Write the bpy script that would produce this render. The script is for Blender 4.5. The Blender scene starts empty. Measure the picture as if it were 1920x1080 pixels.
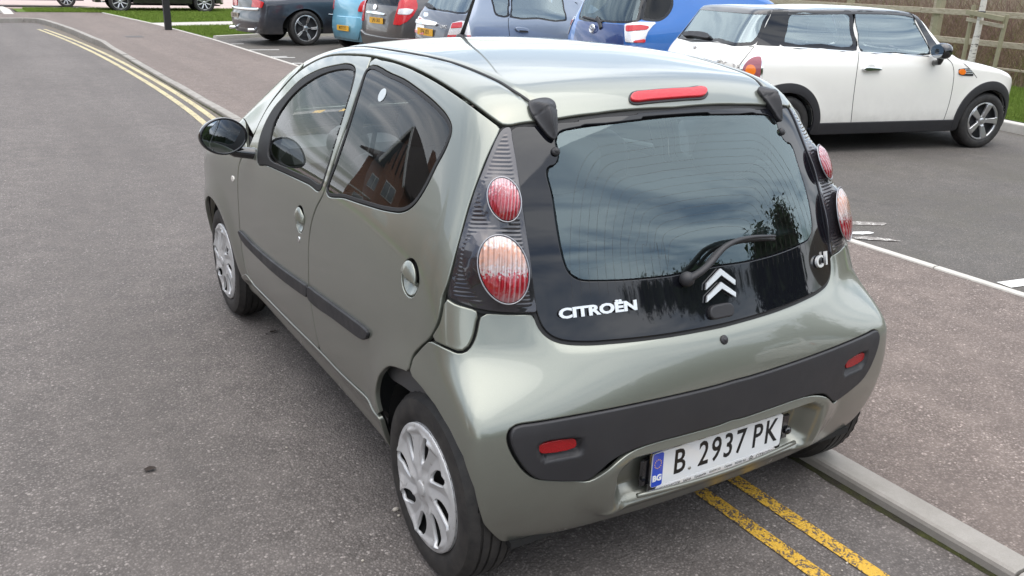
import bpy, bmesh, math, random
import numpy as np
from mathutils import Vector, Matrix
random.seed(7); RNG = np.random.default_rng(5)
scene = bpy.context.scene; COL = scene.collection
# ---------------------------------------------------------------- camera, world, sun, exposure
cam = bpy.data.cameras.new('camera'); camo = bpy.data.objects.new('camera', cam); COL.objects.link(camo); scene.camera = camo
cam.sensor_width = 36.0; cam.lens = 36.0*1627.6442/1920; cam.clip_start = .05; cam.clip_end = 2000
SUN_EL, SUN_AZ = math.radians(84), math.radians(222)
world = bpy.data.worlds.new('World'); scene.world = world; world.use_nodes = True
wn = world.node_tree.nodes; wl = world.node_tree.links; wn.clear()
def wnode(t, **k):
    n = wn.new(t)
    for a, b in k.items(): setattr(n, a, b)
    return n
wo = wnode('ShaderNodeOutputWorld'); wb = wnode('ShaderNodeBackground'); sky = wnode('ShaderNodeTexSky')
sky.sky_type = 'NISHITA'; sky.sun_disc = False; sky.sun_elevation = SUN_EL; sky.sun_rotation = SUN_AZ; sky.air_density = 1.2; sky.dust_density = 2.0
tc = wnode('ShaderNodeTexCoord'); sx = wnode('ShaderNodeSeparateXYZ'); wl.new(tc.outputs['Generated'], sx.inputs[0])
mx = wnode('ShaderNodeMath', operation='MAXIMUM'); wl.new(sx.outputs['Z'], mx.inputs[0]); mx.inputs[1].default_value = 0.0
ad = wnode('ShaderNodeMath', operation='ADD'); wl.new(mx.outputs[0], ad.inputs[0]); ad.inputs[1].default_value = .22
dv = wnode('ShaderNodeVectorMath', operation='DIVIDE'); cb = wnode('ShaderNodeCombineXYZ')
for i in range(3): wl.new(ad.outputs[0], cb.inputs[i])
wl.new(tc.outputs['Generated'], dv.inputs[0]); wl.new(cb.outputs[0], dv.inputs[1])
mp = wnode('ShaderNodeMapping'); mp.inputs['Rotation'].default_value = (0, 0, math.radians(25)); mp.inputs['Scale'].default_value = (.45, 1.6, .3); wl.new(dv.outputs[0], mp.inputs[0])
nz = wnode('ShaderNodeTexNoise'); nz.inputs['Scale'].default_value = 1.7; nz.inputs['Detail'].default_value = 7; nz.inputs['Roughness'].default_value = .55; nz.inputs['Distortion'].default_value = .35
wl.new(mp.outputs[0], nz.inputs['Vector'])
cr = wnode('ShaderNodeValToRGB'); cr.color_ramp.elements[0].position = .42; cr.color_ramp.elements[0].color = (.12, .12, .12, 1); cr.color_ramp.elements[1].position = .60; cr.color_ramp.elements[1].color = (.97, .97, .97, 1)
wl.new(nz.outputs['Fac'], cr.inputs[0])
mixw = wnode('ShaderNodeMixRGB'); wl.new(cr.outputs[0], mixw.inputs[0]); wl.new(sky.outputs[0], mixw.inputs[1]); mixw.inputs[2].default_value = (9.4, 9.8, 10.3, 1)
wl.new(mixw.outputs[0], wb.inputs[0]); wb.inputs[1].default_value = .125
wl.new(wb.outputs[0], wo.inputs[0])
sun = bpy.data.lights.new('sun', 'SUN'); sun.energy = 1.4; sun.angle = math.radians(80); sun.color = (1.0, .96, .9)
suno = bpy.data.objects.new('sun', sun); COL.objects.link(suno)
sd = Vector((math.sin(SUN_AZ)*math.cos(SUN_EL), math.cos(SUN_AZ)*math.cos(SUN_EL), math.sin(SUN_EL)))
suno.rotation_euler = sd.to_track_quat('Z', 'Y').to_euler()
scene.view_settings.view_transform = 'Standard'; scene.view_settings.look = 'None'; scene.view_settings.gamma = 1.0
scene.view_settings.use_curve_mapping = False; scene.view_settings.exposure = 0.86
# ---------------------------------------------------------------- geometry kernel (numpy)
CAMP = np.array([-1.7204, -1.9673, 1.6763]); CYAW, CPIT, CROL, CFOC = 0.5488, -0.3452, 0.0301, 1627.6442

def cam_axes():
    f = np.array([math.sin(CYAW)*math.cos(CPIT), math.cos(CYAW)*math.cos(CPIT), math.sin(CPIT)])
    r = np.array([math.cos(CYAW), -math.sin(CYAW), 0.0]); u = np.cross(r, f)
    c, s = math.cos(CROL), math.sin(CROL)
    return c*r+s*u, -s*r+c*u, f

AXR, AXU, AXF = cam_axes()

def ray(x, y):
    d = AXF+(x-960)/CFOC*AXR-(y-540)/CFOC*AXU
    return d/np.linalg.norm(d)

def on_z(x, y, z=0.0):
    d = ray(x, y); return CAMP+(z-CAMP[2])/d[2]*d

def on_dist(x, y, yy):
    d = ray(x, y); return CAMP+(yy-CAMP[1])/d[1]*d

class Sp:
    """natural cubic spline, linear outside"""
    def __init__(s, *pts):
        s.x = np.array([p[0] for p in pts], float); s.y = np.array([p[1] for p in pts], float)
        n = len(s.x); h = np.diff(s.x); A = np.eye(n); b = np.zeros(n)
        for i in range(1, n-1):
            A[i, i-1] = h[i-1]; A[i, i] = 2*(h[i-1]+h[i]); A[i, i+1] = h[i]
            b[i] = 6*((s.y[i+1]-s.y[i])/h[i]-(s.y[i]-s.y[i-1])/h[i-1])
        s.m = np.linalg.solve(A, b); s.h = h
        s.d0 = (s.y[1]-s.y[0])/h[0]-h[0]*s.m[1]/6 if n > 1 else 0
        s.d1 = (s.y[-1]-s.y[-2])/h[-1]+h[-1]*s.m[-2]/6
    def __call__(s, t):
        t = np.asarray(t, float); tc = np.clip(t, s.x[0], s.x[-1])
        i = np.clip(np.searchsorted(s.x, tc)-1, 0, len(s.h)-1); h = s.h[i]
        a = (s.x[i+1]-tc)/h; b = 1-a
        v = a*s.y[i]+b*s.y[i+1]+((a**3-a)*s.m[i]+(b**3-b)*s.m[i+1])*h*h/6
        return v+np.where(t < s.x[0], (t-s.x[0])*s.d0, 0)+np.where(t > s.x[-1], (t-s.x[-1])*s.d1, 0)

def smax(a, b, k):
    h = np.maximum(k-np.abs(a-b), 0)/k
    return np.maximum(a, b)+h**3*k/6

def sstep(a, b, x):
    t = np.clip((x-a)/(b-a), 0, 1); return t*t*(3-2*t)

class Body:
    """implicit car body in its own frame: x right, y forward, z up, origin on the ground under the rear axle"""
    def __init__(s, F, y0, y1, zc, loc=(0, 0, 0), rz=0.0, rad=.85):
        s.F = F; s.y0 = y0; s.y1 = y1; s.zc = zc; s.rad = rad
        s.loc = np.array(loc, float); s.rz = rz
        c, sn = math.cos(rz), math.sin(rz); s.M = np.array([[c, -sn, 0], [sn, c, 0], [0, 0, 1]])
    def solve(s, o, d, tmax=3.2):
        lo = np.zeros(len(o)); hi = np.full(len(o), tmax)
        for _ in range(8):
            m = (lo+hi)/2; p = o+m[:, None]*d
            ins = s.F(p[:, 0], p[:, 1], p[:, 2]) < 0
            lo = np.where(ins, m, lo); hi = np.where(ins, hi, m)
        ev = lambda t: (lambda p: s.F(p[:, 0], p[:, 1], p[:, 2]))(o+t[:, None]*d)
        fl, fh = ev(lo), ev(hi)
        for _ in range(6):
            dn = fh-fl; m = np.where(np.abs(dn) > 1e-12, hi-fh*(hi-lo)/np.where(np.abs(dn) > 1e-12, dn, 1), (lo+hi)/2); m = np.clip(m, lo, hi)
            f = ev(m); ins = f < 0
            fh = np.where(ins, fh*.5, f); fl = np.where(ins, f, fl*.5)
            lo = np.where(ins, m, lo); hi = np.where(ins, hi, m)
        return o+m[:, None]*d
    # ring chart: horizontal rays from the segment (0,y0)-(0,y1)
    def ring(s, S, Z):
        S = np.asarray(S, float); Z = np.asarray(Z, float)
        L = math.pi*s.rad
        a = np.clip(S/s.rad, 0, math.pi); yl = np.where(S < 0, s.y0-S, np.where(S > L, s.y0+(S-L), s.y0))
        d = np.stack([-np.cos(a), -np.sin(a), np.zeros_like(a)], -1)
        o = np.stack([np.zeros_like(a), yl, Z], -1)
        return s.solve(o, d)
    def ring_inv(s, p):
        p = np.atleast_2d(p); L = math.pi*s.rad
        a = np.arctan2(-(p[:, 1]-s.y0), -p[:, 0])
        S = np.where(p[:, 1] > s.y0, np.where(p[:, 0] < 0, s.y0-p[:, 1], L+p[:, 1]-s.y0), a*s.rad)
        return np.stack([S, p[:, 2]], -1)
    def top(s, X, Y):
        X = np.asarray(X, float); Y = np.asarray(Y, float)
        o = np.stack([X, Y, np.full_like(X, s.zc)], -1); d = np.zeros_like(o); d[:, 2] = 1
        return s.solve(o, d, 1.5)
    def front(s, X, Z):
        X = -np.asarray(X, float); Z = np.asarray(Z, float); o = np.stack([X, np.full_like(X, s.y1), Z], -1); d = np.zeros_like(o); d[:, 1] = 1
        return s.solve(o, d, 2.4)
    def top_inv(s, p):
        p = np.atleast_2d(p); return p[:, :2].copy()
    def to_local(s, p): return (np.asarray(p)-s.loc)@s.M
    def to_world(s, p): return np.asarray(p)@s.M.T+s.loc
    def hit(s, x, y, tn=.6, tf=None, n=500):
        """first point of the surface along the line of sight through a pixel, car frame; None on a miss -> closest"""
        dist = np.linalg.norm(s.loc[:2]-CAMP[:2]) if tf is None else tf
        o = s.to_local(CAMP); d = ray(x, y)@s.M
        t = np.linspace(tn, dist+6, n); P = o+t[:, None]*d
        v = s.F(P[:, 0], P[:, 1], P[:, 2]); k = np.argmax(v < 0)
        if not (v < 0).any():
            k = int(np.argmin(v)); lo, hi = t[max(k-1, 0)], t[min(k+1, n-1)]
            for _ in range(40):
                a, b = lo+(hi-lo)/3, hi-(hi-lo)/3
                fa = s.F(*[np.array([c]) for c in o+a*d])[0]; fb = s.F(*[np.array([c]) for c in o+b*d])[0]
                if fa < fb: hi = b
                else: lo = a
            tt = (lo+hi)/2; return o+tt*d, float(s.F(*[np.array([c]) for c in o+tt*d])[0])
        lo, hi = t[k-1], t[k]
        for _ in range(4):
            tt = np.linspace(lo, hi, 24); P = o+tt[:, None]*d; j = int(np.argmax(s.F(P[:, 0], P[:, 1], P[:, 2]) < 0)); j = max(j, 1); lo, hi = tt[j-1], tt[j]
        return o+hi*d, float(v.min())
    def pts(s, px): return np.array([s.hit(x, y)[0] for x, y in px])
    def rpoly(s, px): return s.ring_inv(s.pts(px))
    def tpoly(s, px): return s.top_inv(s.pts(px))

def catmull(P, n=10, closed=True):
    P = np.asarray(P, float); N = len(P); out = []
    for i in range(N if closed else N-1):
        g = lambda j: P[j % N] if closed else P[min(max(j, 0), N-1)]
        a, b, c, d = g(i-1), g(i), g(i+1), g(i+2)
        # centripetal
        def T(t, p, q_): return t+max(np.linalg.norm(q_-p), 1e-9)**.5
        t0 = 0; t1 = T(t0, a, b); t2 = T(t1, b, c); t3 = T(t2, c, d)
        for k in range(n):
            t = t1+(t2-t1)*k/n
            A1 = (t1-t)/(t1-t0)*a+(t-t0)/(t1-t0)*b; A2 = (t2-t)/(t2-t1)*b+(t-t1)/(t2-t1)*c; A3 = (t3-t)/(t3-t2)*c+(t-t2)/(t3-t2)*d
            B1 = (t2-t)/(t2-t0)*A1+(t-t0)/(t2-t0)*A2; B2 = (t3-t)/(t3-t1)*A2+(t-t1)/(t3-t1)*A3
            out.append((t2-t)/(t2-t1)*B1+(t-t1)/(t2-t1)*B2)
    if not closed: out.append(P[-1])
    return np.array(out)

def psdf(P, X, Y):
    """signed distance (negative inside) to closed polygon P"""
    X = np.asarray(X, float); Y = np.asarray(Y, float); shp = X.shape; x = X.ravel(); y = Y.ravel()
    d2 = np.full(x.shape, 1e9); ins = np.zeros(x.shape, bool)
    for i in range(len(P)):
        ax, ay = P[i]; bx, by = P[(i+1) % len(P)]
        ex, ey = bx-ax, by-ay; L = ex*ex+ey*ey+1e-18
        t = np.clip(((x-ax)*ex+(y-ay)*ey)/L, 0, 1)
        d2 = np.minimum(d2, (x-ax-t*ex)**2+(y-ay-t*ey)**2)
        if ay != by:
            c = ((ay > y) != (by > y)) & (x < (bx-ax)*(y-ay)/(by-ay)+ax); ins ^= c
    d = np.sqrt(d2); return np.where(ins, -d, d).reshape(shp)

def clip_grid(fun, x0, x1, y0, y1, h, refine=False):
    """grid clipped to fun<0; returns points (N,2), faces"""
    nx = max(2, int(math.ceil((x1-x0)/h))+1); ny = max(2, int(math.ceil((y1-y0)/h))+1)
    xs = np.linspace(x0, x1, nx); ys = np.linspace(y0, y1, ny)
    X, Y = np.meshgrid(xs, ys, indexing='ij'); f = fun(X, Y)
    f = np.where(np.abs(f) < 1e-7, 1e-7, f)
    pts = []; idx = {}; faces = []; cutv = []
    def vid(i, j):
        k = (i, j)
        if k not in idx: idx[k] = len(pts); pts.append((xs[i], ys[j]))
        return idx[k]
    def eid(a, b):
        k = (a, b) if a < b else (b, a)
        if k not in idx:
            (i, j), (m, n_) = k; fa, fb = f[i, j], f[m, n_]; t = fa/(fa-fb)
            t = min(max(t, .02), .98); cutv.append((len(pts), xs[i], ys[j], xs[m], ys[n_], fa < 0))
            idx[k] = len(pts); pts.append((xs[i]+(xs[m]-xs[i])*t, ys[j]+(ys[n_]-ys[j])*t))
        return idx[k]
    neg = f < 0; s4 = neg[:-1, :-1].astype(int)+neg[1:, :-1]+neg[1:, 1:]+neg[:-1, 1:]
    bnd = []
    for i, j in zip(*np.nonzero(s4 > 0)):
        c = [(i, j), (i+1, j), (i+1, j+1), (i, j+1)]
        if s4[i, j] == 4:
            faces.append([vid(*k) for k in c]); continue
        poly = []; cut = []
        for k in range(4):
            a, b = c[k], c[(k+1) % 4]; na, nb = neg[a], neg[b]
            if na: poly.append(vid(*a))
            if na != nb:
                e = eid(a, b); poly.append(e); cut.append((e, na))
        if len(cut) == 2:
            if len(poly) >= 3: faces.append(poly)
            # leaving edge first
            (e0, n0), (e1, n1) = cut
            bnd.append((e0, e1) if n0 else (e1, e0))
        else:
            if len(poly) >= 3: faces.append(poly)
    pts = np.array(pts)
    if refine and cutv:
        C = np.array([c[1:5] for c in cutv]); neg_a = np.array([c[5] for c in cutv]); ids = np.array([c[0] for c in cutv])
        A = np.where(neg_a[:, None], C[:, :2], C[:, 2:]); Bq = np.where(neg_a[:, None], C[:, 2:], C[:, :2])      # A inside, Bq outside
        for _ in range(9):
            m_ = (A+Bq)/2; ins = fun(m_[:, 0], m_[:, 1]) < 0; A = np.where(ins[:, None], m_, A); Bq = np.where(ins[:, None], Bq, m_)
        pts[ids] = A
    return pts, faces, bnd, (xs, ys)
# ---------------------------------------------------------------- green hatchback: implicit body
G_SEC = Sp((.18, .715), (.25, .757), (.34, .784), (.46, .797), (.60, .803), (.74, .800), (.86, .789), (.98, .765), (1.10, .722), (1.22, .672), (1.34, .615), (1.46, .545))
G_PLAN = Sp((-.6, -.085), (-.38, -.012), (-.15, .004), (.1, .006), (.6, 0), (1.4, 0), (2.0, .004), (2.34, .012), (2.62, -.005), (2.85, -.06), (3.1, -.18), (3.3, -.33))
G_TOPN = Sp((-.4, -.085), (-.1, -.05), (.2, -.022), (.6, -.004), (1.0, 0), (1.5, -.012), (2.0, -.065), (2.6, -.13))
G_ROOF = Sp((-.30, 1.245), (-.10, 1.345), (.05, 1.395), (.25, 1.43), (.55, 1.456), (.9, 1.456), (1.25, 1.438), (1.6, 1.362), (1.95, 1.21), (2.25, 1.03), (2.45, .945), (2.75, .86), (3.0, .74), (3.15, .6))
G_REAR = Sp((.18, -.30), (.24, -.338), (.32, -.368), (.45, -.39), (.58, -.387), (.68, -.362), (.76, -.325), (.86, -.283), (.98, -.237), (1.10, -.180), (1.22, -.108), (1.32, -.04), (1.42, .05))
def arch_bump(y, z, yc, R=.335, zc=.285, a=.016):
    r = np.sqrt((y-yc)**2+(z-zc)**2)
    return a*np.exp(-((r-R)/.075)**2)*sstep(-.1, .15, z-zc+.05)
def F_green(x, y, z):
    ax = np.abs(x)
    S = G_SEC(z)+G_PLAN(y)+G_TOPN(y)*sstep(.78, 1.3, z)+arch_bump(y, z, 0)+arch_bump(y, z, 2.34)
    side = ax-S
    top = z-(G_ROOF(y)-.036*(ax/.55)**2.4)
    rear = (G_REAR(z)+(.055+.075*sstep(.58, .78, z))*(ax/.7)**2.4)-y
    bot = .195-z
    front = y-3.05+.3*(ax/.8)**2
    f = smax(side, rear, .075+.075*sstep(.58, .76, z)); f = smax(f, top, .10); f = smax(f, front, .25); return smax(f, bot, .06)
GREEN = Body(F_green, .55, 2.2, .85)
# ---------------------------------------------------------------- other cars: implicit bodies
def make_F(sec, plan, topn, roof, crown, rear, rc, yf, bot=.2, arches=(), ks=(.12, .09, .2), ztop=(.9, 1.35), af=.02, ra=.34, fc=.3):
    sec, plan, topn, roof, rear = Sp(*sec), Sp(*plan), Sp(*topn), Sp(*roof), Sp(*rear)
    def F(x, y, z):
        ax = np.abs(x); S = sec(z)+plan(y)+topn(y)*sstep(ztop[0], ztop[1], z)
        for ya in arches: S = S+arch_bump(y, z, ya, ra, .29, af)
        f = smax(ax-S, rear(z)+rc*(ax/.8)**2.4-y, ks[0]); f = smax(f, z-(roof(y)-crown*(ax/.6)**2.4), ks[1])
        f = smax(f, y-yf+fc*(ax/.8)**2, ks[2]); return smax(f, bot-z, .05)
    return F
def pose(P, side, along, h):
    """rear axle centre from a point on the flank: side = x offset (local right), along = y offset"""
    hr = math.radians(h); f = np.array([math.cos(hr), math.sin(hr)]); n = np.array([math.sin(hr), -math.cos(hr)])
    o = np.array(P[:2])-n*side-f*along; return (o[0], o[1], 0.03), hr-math.pi/2
F_mini = make_F([(.18, .80), (.3, .825), (.5, .84), (.7, .845), (.85, .835), (.98, .80), (1.05, .765), (1.2, .705), (1.38, .66), (1.5, .62)],
    [(-.7, -.16), (-.45, -.07), (-.2, -.02), (.2, 0), (1.2, 0), (2.3, 0), (2.7, -.02), (2.95, -.10), (3.15, -.25)], [(-.5, -.06), (0, -.02), (.8, 0), (1.5, 0), (2.1, -.04)],
    [(-.55, 1.36), (-.3, 1.415), (.2, 1.435), (.8, 1.45), (1.35, 1.44), (1.58, 1.39), (1.85, 1.16), (2.08, 1.0), (2.3, .955), (2.6, .90), (2.85, .82), (3.05, .68), (3.15, .58)], .022,
    [(.2, -.60), (.35, -.64), (.6, -.65), (.8, -.64), (.93, -.62), (1.02, -.57), (1.2, -.45), (1.38, -.32), (1.5, -.22)], .05, 3.13, .17, (0, 2.53), ks=(.16, .06, .2), ra=.37, af=.012, fc=.18)
loc, rz_ = pose((7.62, 3.59), .80, 2.53, -13); MINI = Body(F_mini, .3, 2.2, .6, loc, rz_, .85)
# tall hatchbacks and the saloon
F_toy = make_F([(.2, .79), (.5, .84), (.8, .84), (1.0, .82), (1.2, .77), (1.5, .68), (1.7, .62)], [(-.8, -.12), (-.4, -.03), (0, 0), (2.4, 0), (3.2, -.2)], [(-.8, -.05), (0, 0), (2, -.04)],
    [(-.7, 1.52), (-.4, 1.58), (.4, 1.62), (1.2, 1.6), (1.8, 1.35), (2.4, 1.08), (3.2, .8)], .03, [(.2, -.66), (.5, -.72), (.9, -.70), (1.08, -.66), (1.3, -.56), (1.55, -.42)], .10, 3.4, arches=(0, 2.6), ks=(.2, .1, .2))
loc, rz_ = pose((5.0, 6.45), .76, -.58, -4); TOY = Body(F_toy, .3, 2.2, .6, loc, rz_, .85)
F_hon = make_F([(.2, .79), (.5, .84), (.8, .845), (1.0, .81), (1.2, .74), (1.45, .65), (1.6, .6)], [(-.8, -.10), (-.4, -.03), (0, 0), (2.4, 0), (3.2, -.2)], [(-.8, -.04), (0, 0), (2, -.04)],
    [(-.6, 1.42), (-.3, 1.46), (.4, 1.5), (1.2, 1.49), (1.8, 1.3), (2.4, 1.02), (3.2, .75)], .03, [(.2, -.70), (.5, -.76), (.8, -.74), (1.0, -.68), (1.2, -.56), (1.45, -.38)], .08, 3.4, arches=(0, 2.6), ks=(.14, .1, .2))
loc, rz_ = pose((4.80, 10.1), .78, -.60, 6); HON = Body(F_hon, .3, 2.2, .6, loc, rz_, .85)
F_mer = make_F([(.2, .80), (.5, .86), (.9, .87), (1.1, .84), (1.3, .78), (1.6, .68)], [(-.8, -.10), (-.4, -.03), (0, 0), (2.4, 0), (3.2, -.2)], [(-.8, -.04), (0, 0), (2, -.04)],
    [(-.7, 1.52), (-.3, 1.57), (.4, 1.6), (1.2, 1.58), (1.8, 1.4), (2.4, 1.1), (3.2, .85)], .03, [(.2, -.72), (.5, -.78), (.8, -.74), (1.1, -.66), (1.3, -.55), (1.55, -.40)], .10, 3.5, arches=(0, 2.8), ks=(.18, .1, .2))
loc, rz_ = pose((5.45, 13.9), .80, -.55, 7); MER = Body(F_mer, .3, 2.2, .6, loc, rz_, .85)
F_kia = make_F([(.2, .74), (.5, .79), (.8, .79), (1.0, .76), (1.2, .69), (1.45, .6)], [(-.6, -.12), (-.3, -.03), (0, 0), (2.4, 0), (3.0, -.2)], [(-.8, -.04), (0, 0), (2, -.04)],
    [(-.5, 1.40), (-.2, 1.45), (.4, 1.48), (1.1, 1.47), (1.7, 1.25), (2.2, .98), (3.0, .7)], .03, [(.2, -.46), (.5, -.52), (.75, -.48), (1.0, -.44), (1.2, -.36), (1.4, -.25)], .10, 3.0, arches=(0, 2.35), ks=(.2, .1, .2))
loc, rz_ = pose((5.25, 15.9), .70, -.50, 6); KIA = Body(F_kia, .3, 2.0, .6, loc, rz_, .85)
F_sal = make_F([(.25, .86), (.5, .93), (.8, .94), (1.0, .91), (1.1, .86), (1.3, .74), (1.45, .66)], [(-1.1, -.10), (-.7, -.03), (0, 0), (2.9, 0), (3.9, -.15)], [(-1, -.04), (0, 0), (2, -.04)],
    [(-1.15, 1.02), (-.8, 1.06), (-.4, 1.10), (.0, 1.30), (.4, 1.45), (1.2, 1.49), (1.8, 1.42), (2.4, 1.12), (3.0, 1.06), (3.8, .9)], .02, [(.25, -1.02), (.5, -1.10), (.7, -1.06), (.9, -1.03), (1.1, -.98), (1.4, -.8)], .08, 3.95, bot=.24, arches=(0, 3.05), ks=(.12, .08, .2), ra=.42, af=.03)
loc, rz_ = pose((4.85, 18.1), .92, 0, 9); SAL = Body(F_sal, .3, 2.6, .6, loc, rz_, .95)
# ---------------------------------------------------------------- camera pose
camo.matrix_world = Matrix(((AXR[0], AXU[0], -AXF[0], CAMP[0]), (AXR[1], AXU[1], -AXF[1], CAMP[1]), (AXR[2], AXU[2], -AXF[2], CAMP[2]), (0, 0, 0, 1)))

# ---------------------------------------------------------------- materials
def principled(name, col=(.5, .5, .5), rough=.5, metal=0.0, coat=0.0, coat_rough=.03, spec=.5, trans=0.0, ior=1.45, alpha=1.0):
    m = bpy.data.materials.new(name); m.use_nodes = True; b = m.node_tree.nodes['Principled BSDF']
    b.inputs['Base Color'].default_value = (*col, 1); b.inputs['Roughness'].default_value = rough; b.inputs['Metallic'].default_value = metal
    b.inputs['Coat Weight'].default_value = coat; b.inputs['Coat Roughness'].default_value = coat_rough
    b.inputs['Specular IOR Level'].default_value = spec; b.inputs['Transmission Weight'].default_value = trans; b.inputs['IOR'].default_value = ior
    b.inputs['Alpha'].default_value = alpha
    return m

class NT:
    def __init__(s, m): s.m = m; s.n = m.node_tree.nodes; s.l = m.node_tree.links; s.b = s.n.get('Principled BSDF')
    def node(s, t, ins=None, **k):
        n = s.n.new(t)
        for a, b in k.items(): setattr(n, a, b)
        for a, b in (ins or {}).items():
            if isinstance(b, bpy.types.NodeSocket): s.l.new(b, n.inputs[a])
            else: n.inputs[a].default_value = b
        return n
    def coord(s, kind='Object'): return s.node('ShaderNodeTexCoord').outputs[kind]
    def noise(s, vec, scale, detail=2, rough=.5, dist=0, out='Fac'):
        return s.node('ShaderNodeTexNoise', {'Vector': vec, 'Scale': scale, 'Detail': detail, 'Roughness': rough, 'Distortion': dist}).outputs[out]
    def voro(s, vec, scale, out='Color', feature='F1'):
        return s.node('ShaderNodeTexVoronoi', {'Vector': vec, 'Scale': scale}, feature=feature).outputs[out]
    def ramp(s, fac, stops):
        n = s.node('ShaderNodeValToRGB', {0: fac}); e = n.color_ramp.elements
        while len(e) < len(stops): e.new(.5)
        for k, (p, c) in enumerate(stops): e[k].position = p; e[k].color = (*c, 1) if not isinstance(c, (int, float)) else (c, c, c, 1)
        return n.outputs[0]
    def mix(s, f, a, b, mode='MIX'):
        n = s.node('ShaderNodeMixRGB', blend_type=mode)
        for i, v in enumerate((f, a, b)):
            if isinstance(v, bpy.types.NodeSocket): s.l.new(v, n.inputs[i])
            else: n.inputs[i].default_value = v if isinstance(v, (int, float)) else (*v, 1)
        return n.outputs[0]
    def math(s, op, a, b=0.0, c=None):
        n = s.node('ShaderNodeMath', operation=op)
        for i, v in enumerate((a, b, c)):
            if v is None: continue
            if isinstance(v, bpy.types.NodeSocket): s.l.new(v, n.inputs[i])
            else: n.inputs[i].default_value = v
        return n.outputs[0]
    def bump(s, h, strength=.5, dist=.01, normal=None):
        n = s.node('ShaderNodeBump', {'Height': h, 'Strength': strength, 'Distance': dist})
        if normal: s.l.new(normal, n.inputs['Normal'])
        return n.outputs[0]
    def set(s, **k):
        for a, v in k.items():
            i = s.b.inputs[a.replace('_', ' ')]
            if isinstance(v, bpy.types.NodeSocket): s.l.new(v, i)
            else: i.default_value = v
    def normal(s, v): s.l.new(v, s.b.inputs['Normal'])

M = {}
def paint(name, col, metal=.5, rough=.34, flake=True, dust=.75):
    m = principled(name, col, rough, metal, 1.0, .025); t = NT(m); g = t.coord()
    c = t.mix(t.math('MULTIPLY', t.noise(g, 1.7, 4, .6), .5), tuple(x*.96 for x in col), tuple(min(x*1.06, 1) for x in col))
    if flake: c = t.mix(t.math('MULTIPLY', t.voro(g, 900, 'Distance'), .3), c, tuple(min(x*1.5, 1) for x in col))
    # road film: matt grime low down on the body
    z = t.node('ShaderNodeSeparateXYZ', {0: g}).outputs['Z']
    low = t.ramp(z, [(.18, 1.0), (.45, .18), (.8, .03)])
    gr = t.math('MULTIPLY', t.math('MULTIPLY', low, t.ramp(t.noise(g, 9, 5, .65), [(.3, .3), (.75, 1.0)])), dust)
    c = t.mix(gr, c, (.16, .14, .12)); t.set(Base_Color=c)
    t.set(Coat_Roughness=t.math('ADD', t.math('MULTIPLY', gr, .5), t.math('MULTIPLY', t.noise(g, 30, 5, .7), .045)))
    t.normal(t.bump(t.noise(g, 420, 2), .035, .0006)); return m
M['green'] = paint('sage_green_metallic_paint', (.212, .224, .192), .64, .34)
M['black_plastic'] = principled('black_textured_plastic', (.022, .022, .025), .52)
t = NT(M['black_plastic']); g = t.coord(); t.normal(t.bump(t.noise(g, 700, 2), .25, .0006)); t.set(Roughness=t.ramp(t.noise(g, 14, 4, .6), [(.3, .44), (.7, .6)]), Base_Color=t.mix(t.noise(g, 6, 5, .6), (.019, .019, .022), (.032, .031, .033)))
M['black'] = principled('matt_black', (.012, .012, .012), .7)
M['rubber'] = principled('black_rubber', (.016, .016, .017), .6)
M['gloss_black'] = principled('gloss_black', (.008, .008, .01), .08, coat=1)
M['chrome'] = principled('chrome', (.82, .83, .84), .08, 1.0)
M['frit'] = principled('black_ceramic_edge_of_glass', (.006, .0065, .009), .03, spec=.6)
M['lining'] = principled('grey_roof_lining', (.42, .42, .4), .9)
M['seat'] = principled('dark_grey_seat_fabric', (.11, .115, .125), .9)
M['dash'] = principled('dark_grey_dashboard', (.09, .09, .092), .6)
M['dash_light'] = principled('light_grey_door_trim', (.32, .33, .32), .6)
t = NT(M['seat']); t.normal(t.bump(t.noise(t.coord(), 350, 2), .4, .002))
def glass(name, tint=(.55, .6, .58), rough=0.0, refl=1.5, dirt=.04, gc=(1, 1, 1)):
    m = bpy.data.materials.new(name); m.use_nodes = True; t = NT(m); t.n.clear()
    o = t.node('ShaderNodeOutputMaterial'); tr = t.node('ShaderNodeBsdfTransparent', {'Color': (*tint, 1)})
    gl = t.node('ShaderNodeBsdfGlossy', {'Color': (*gc, 1), 'Roughness': rough}); f = t.node('ShaderNodeFresnel', {'IOR': refl})
    mxs = t.node('ShaderNodeMixShader', {0: f.outputs[0], 1: tr.outputs[0], 2: gl.outputs[0]})
    df = t.node('ShaderNodeBsdfDiffuse', {'Color': (.4, .4, .38, 1)}); g = t.coord()
    dm = t.math('MULTIPLY', t.ramp(t.noise(g, 5, 6, .65), [(.35, .2), (.8, 1.0)]), dirt)
    m2 = t.node('ShaderNodeMixShader', {0: dm, 1: mxs.outputs[0], 2: df.outputs[0]})
    t.l.new(m2.outputs[0], o.inputs[0]); return m
M['glass'] = glass('car_window_glass', (.86, .91, .90), refl=1.38, dirt=.012)
M['glass_dark'] = glass('privacy_window_glass', (.42, .45, .45), refl=1.42, dirt=.01)
M['glass_rear'] = glass('rear_window_glass', (.50, .60, .60), refl=1.95, dirt=.02, gc=(.78, .95, 1.0))
M['mirror_glass'] = principled('mirror_glass', (.34, .36, .38), .01, 1.0)
M['lens_clear'] = glass('clear_lamp_cover', (.8, .8, .8), refl=1.5, dirt=.02)

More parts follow.
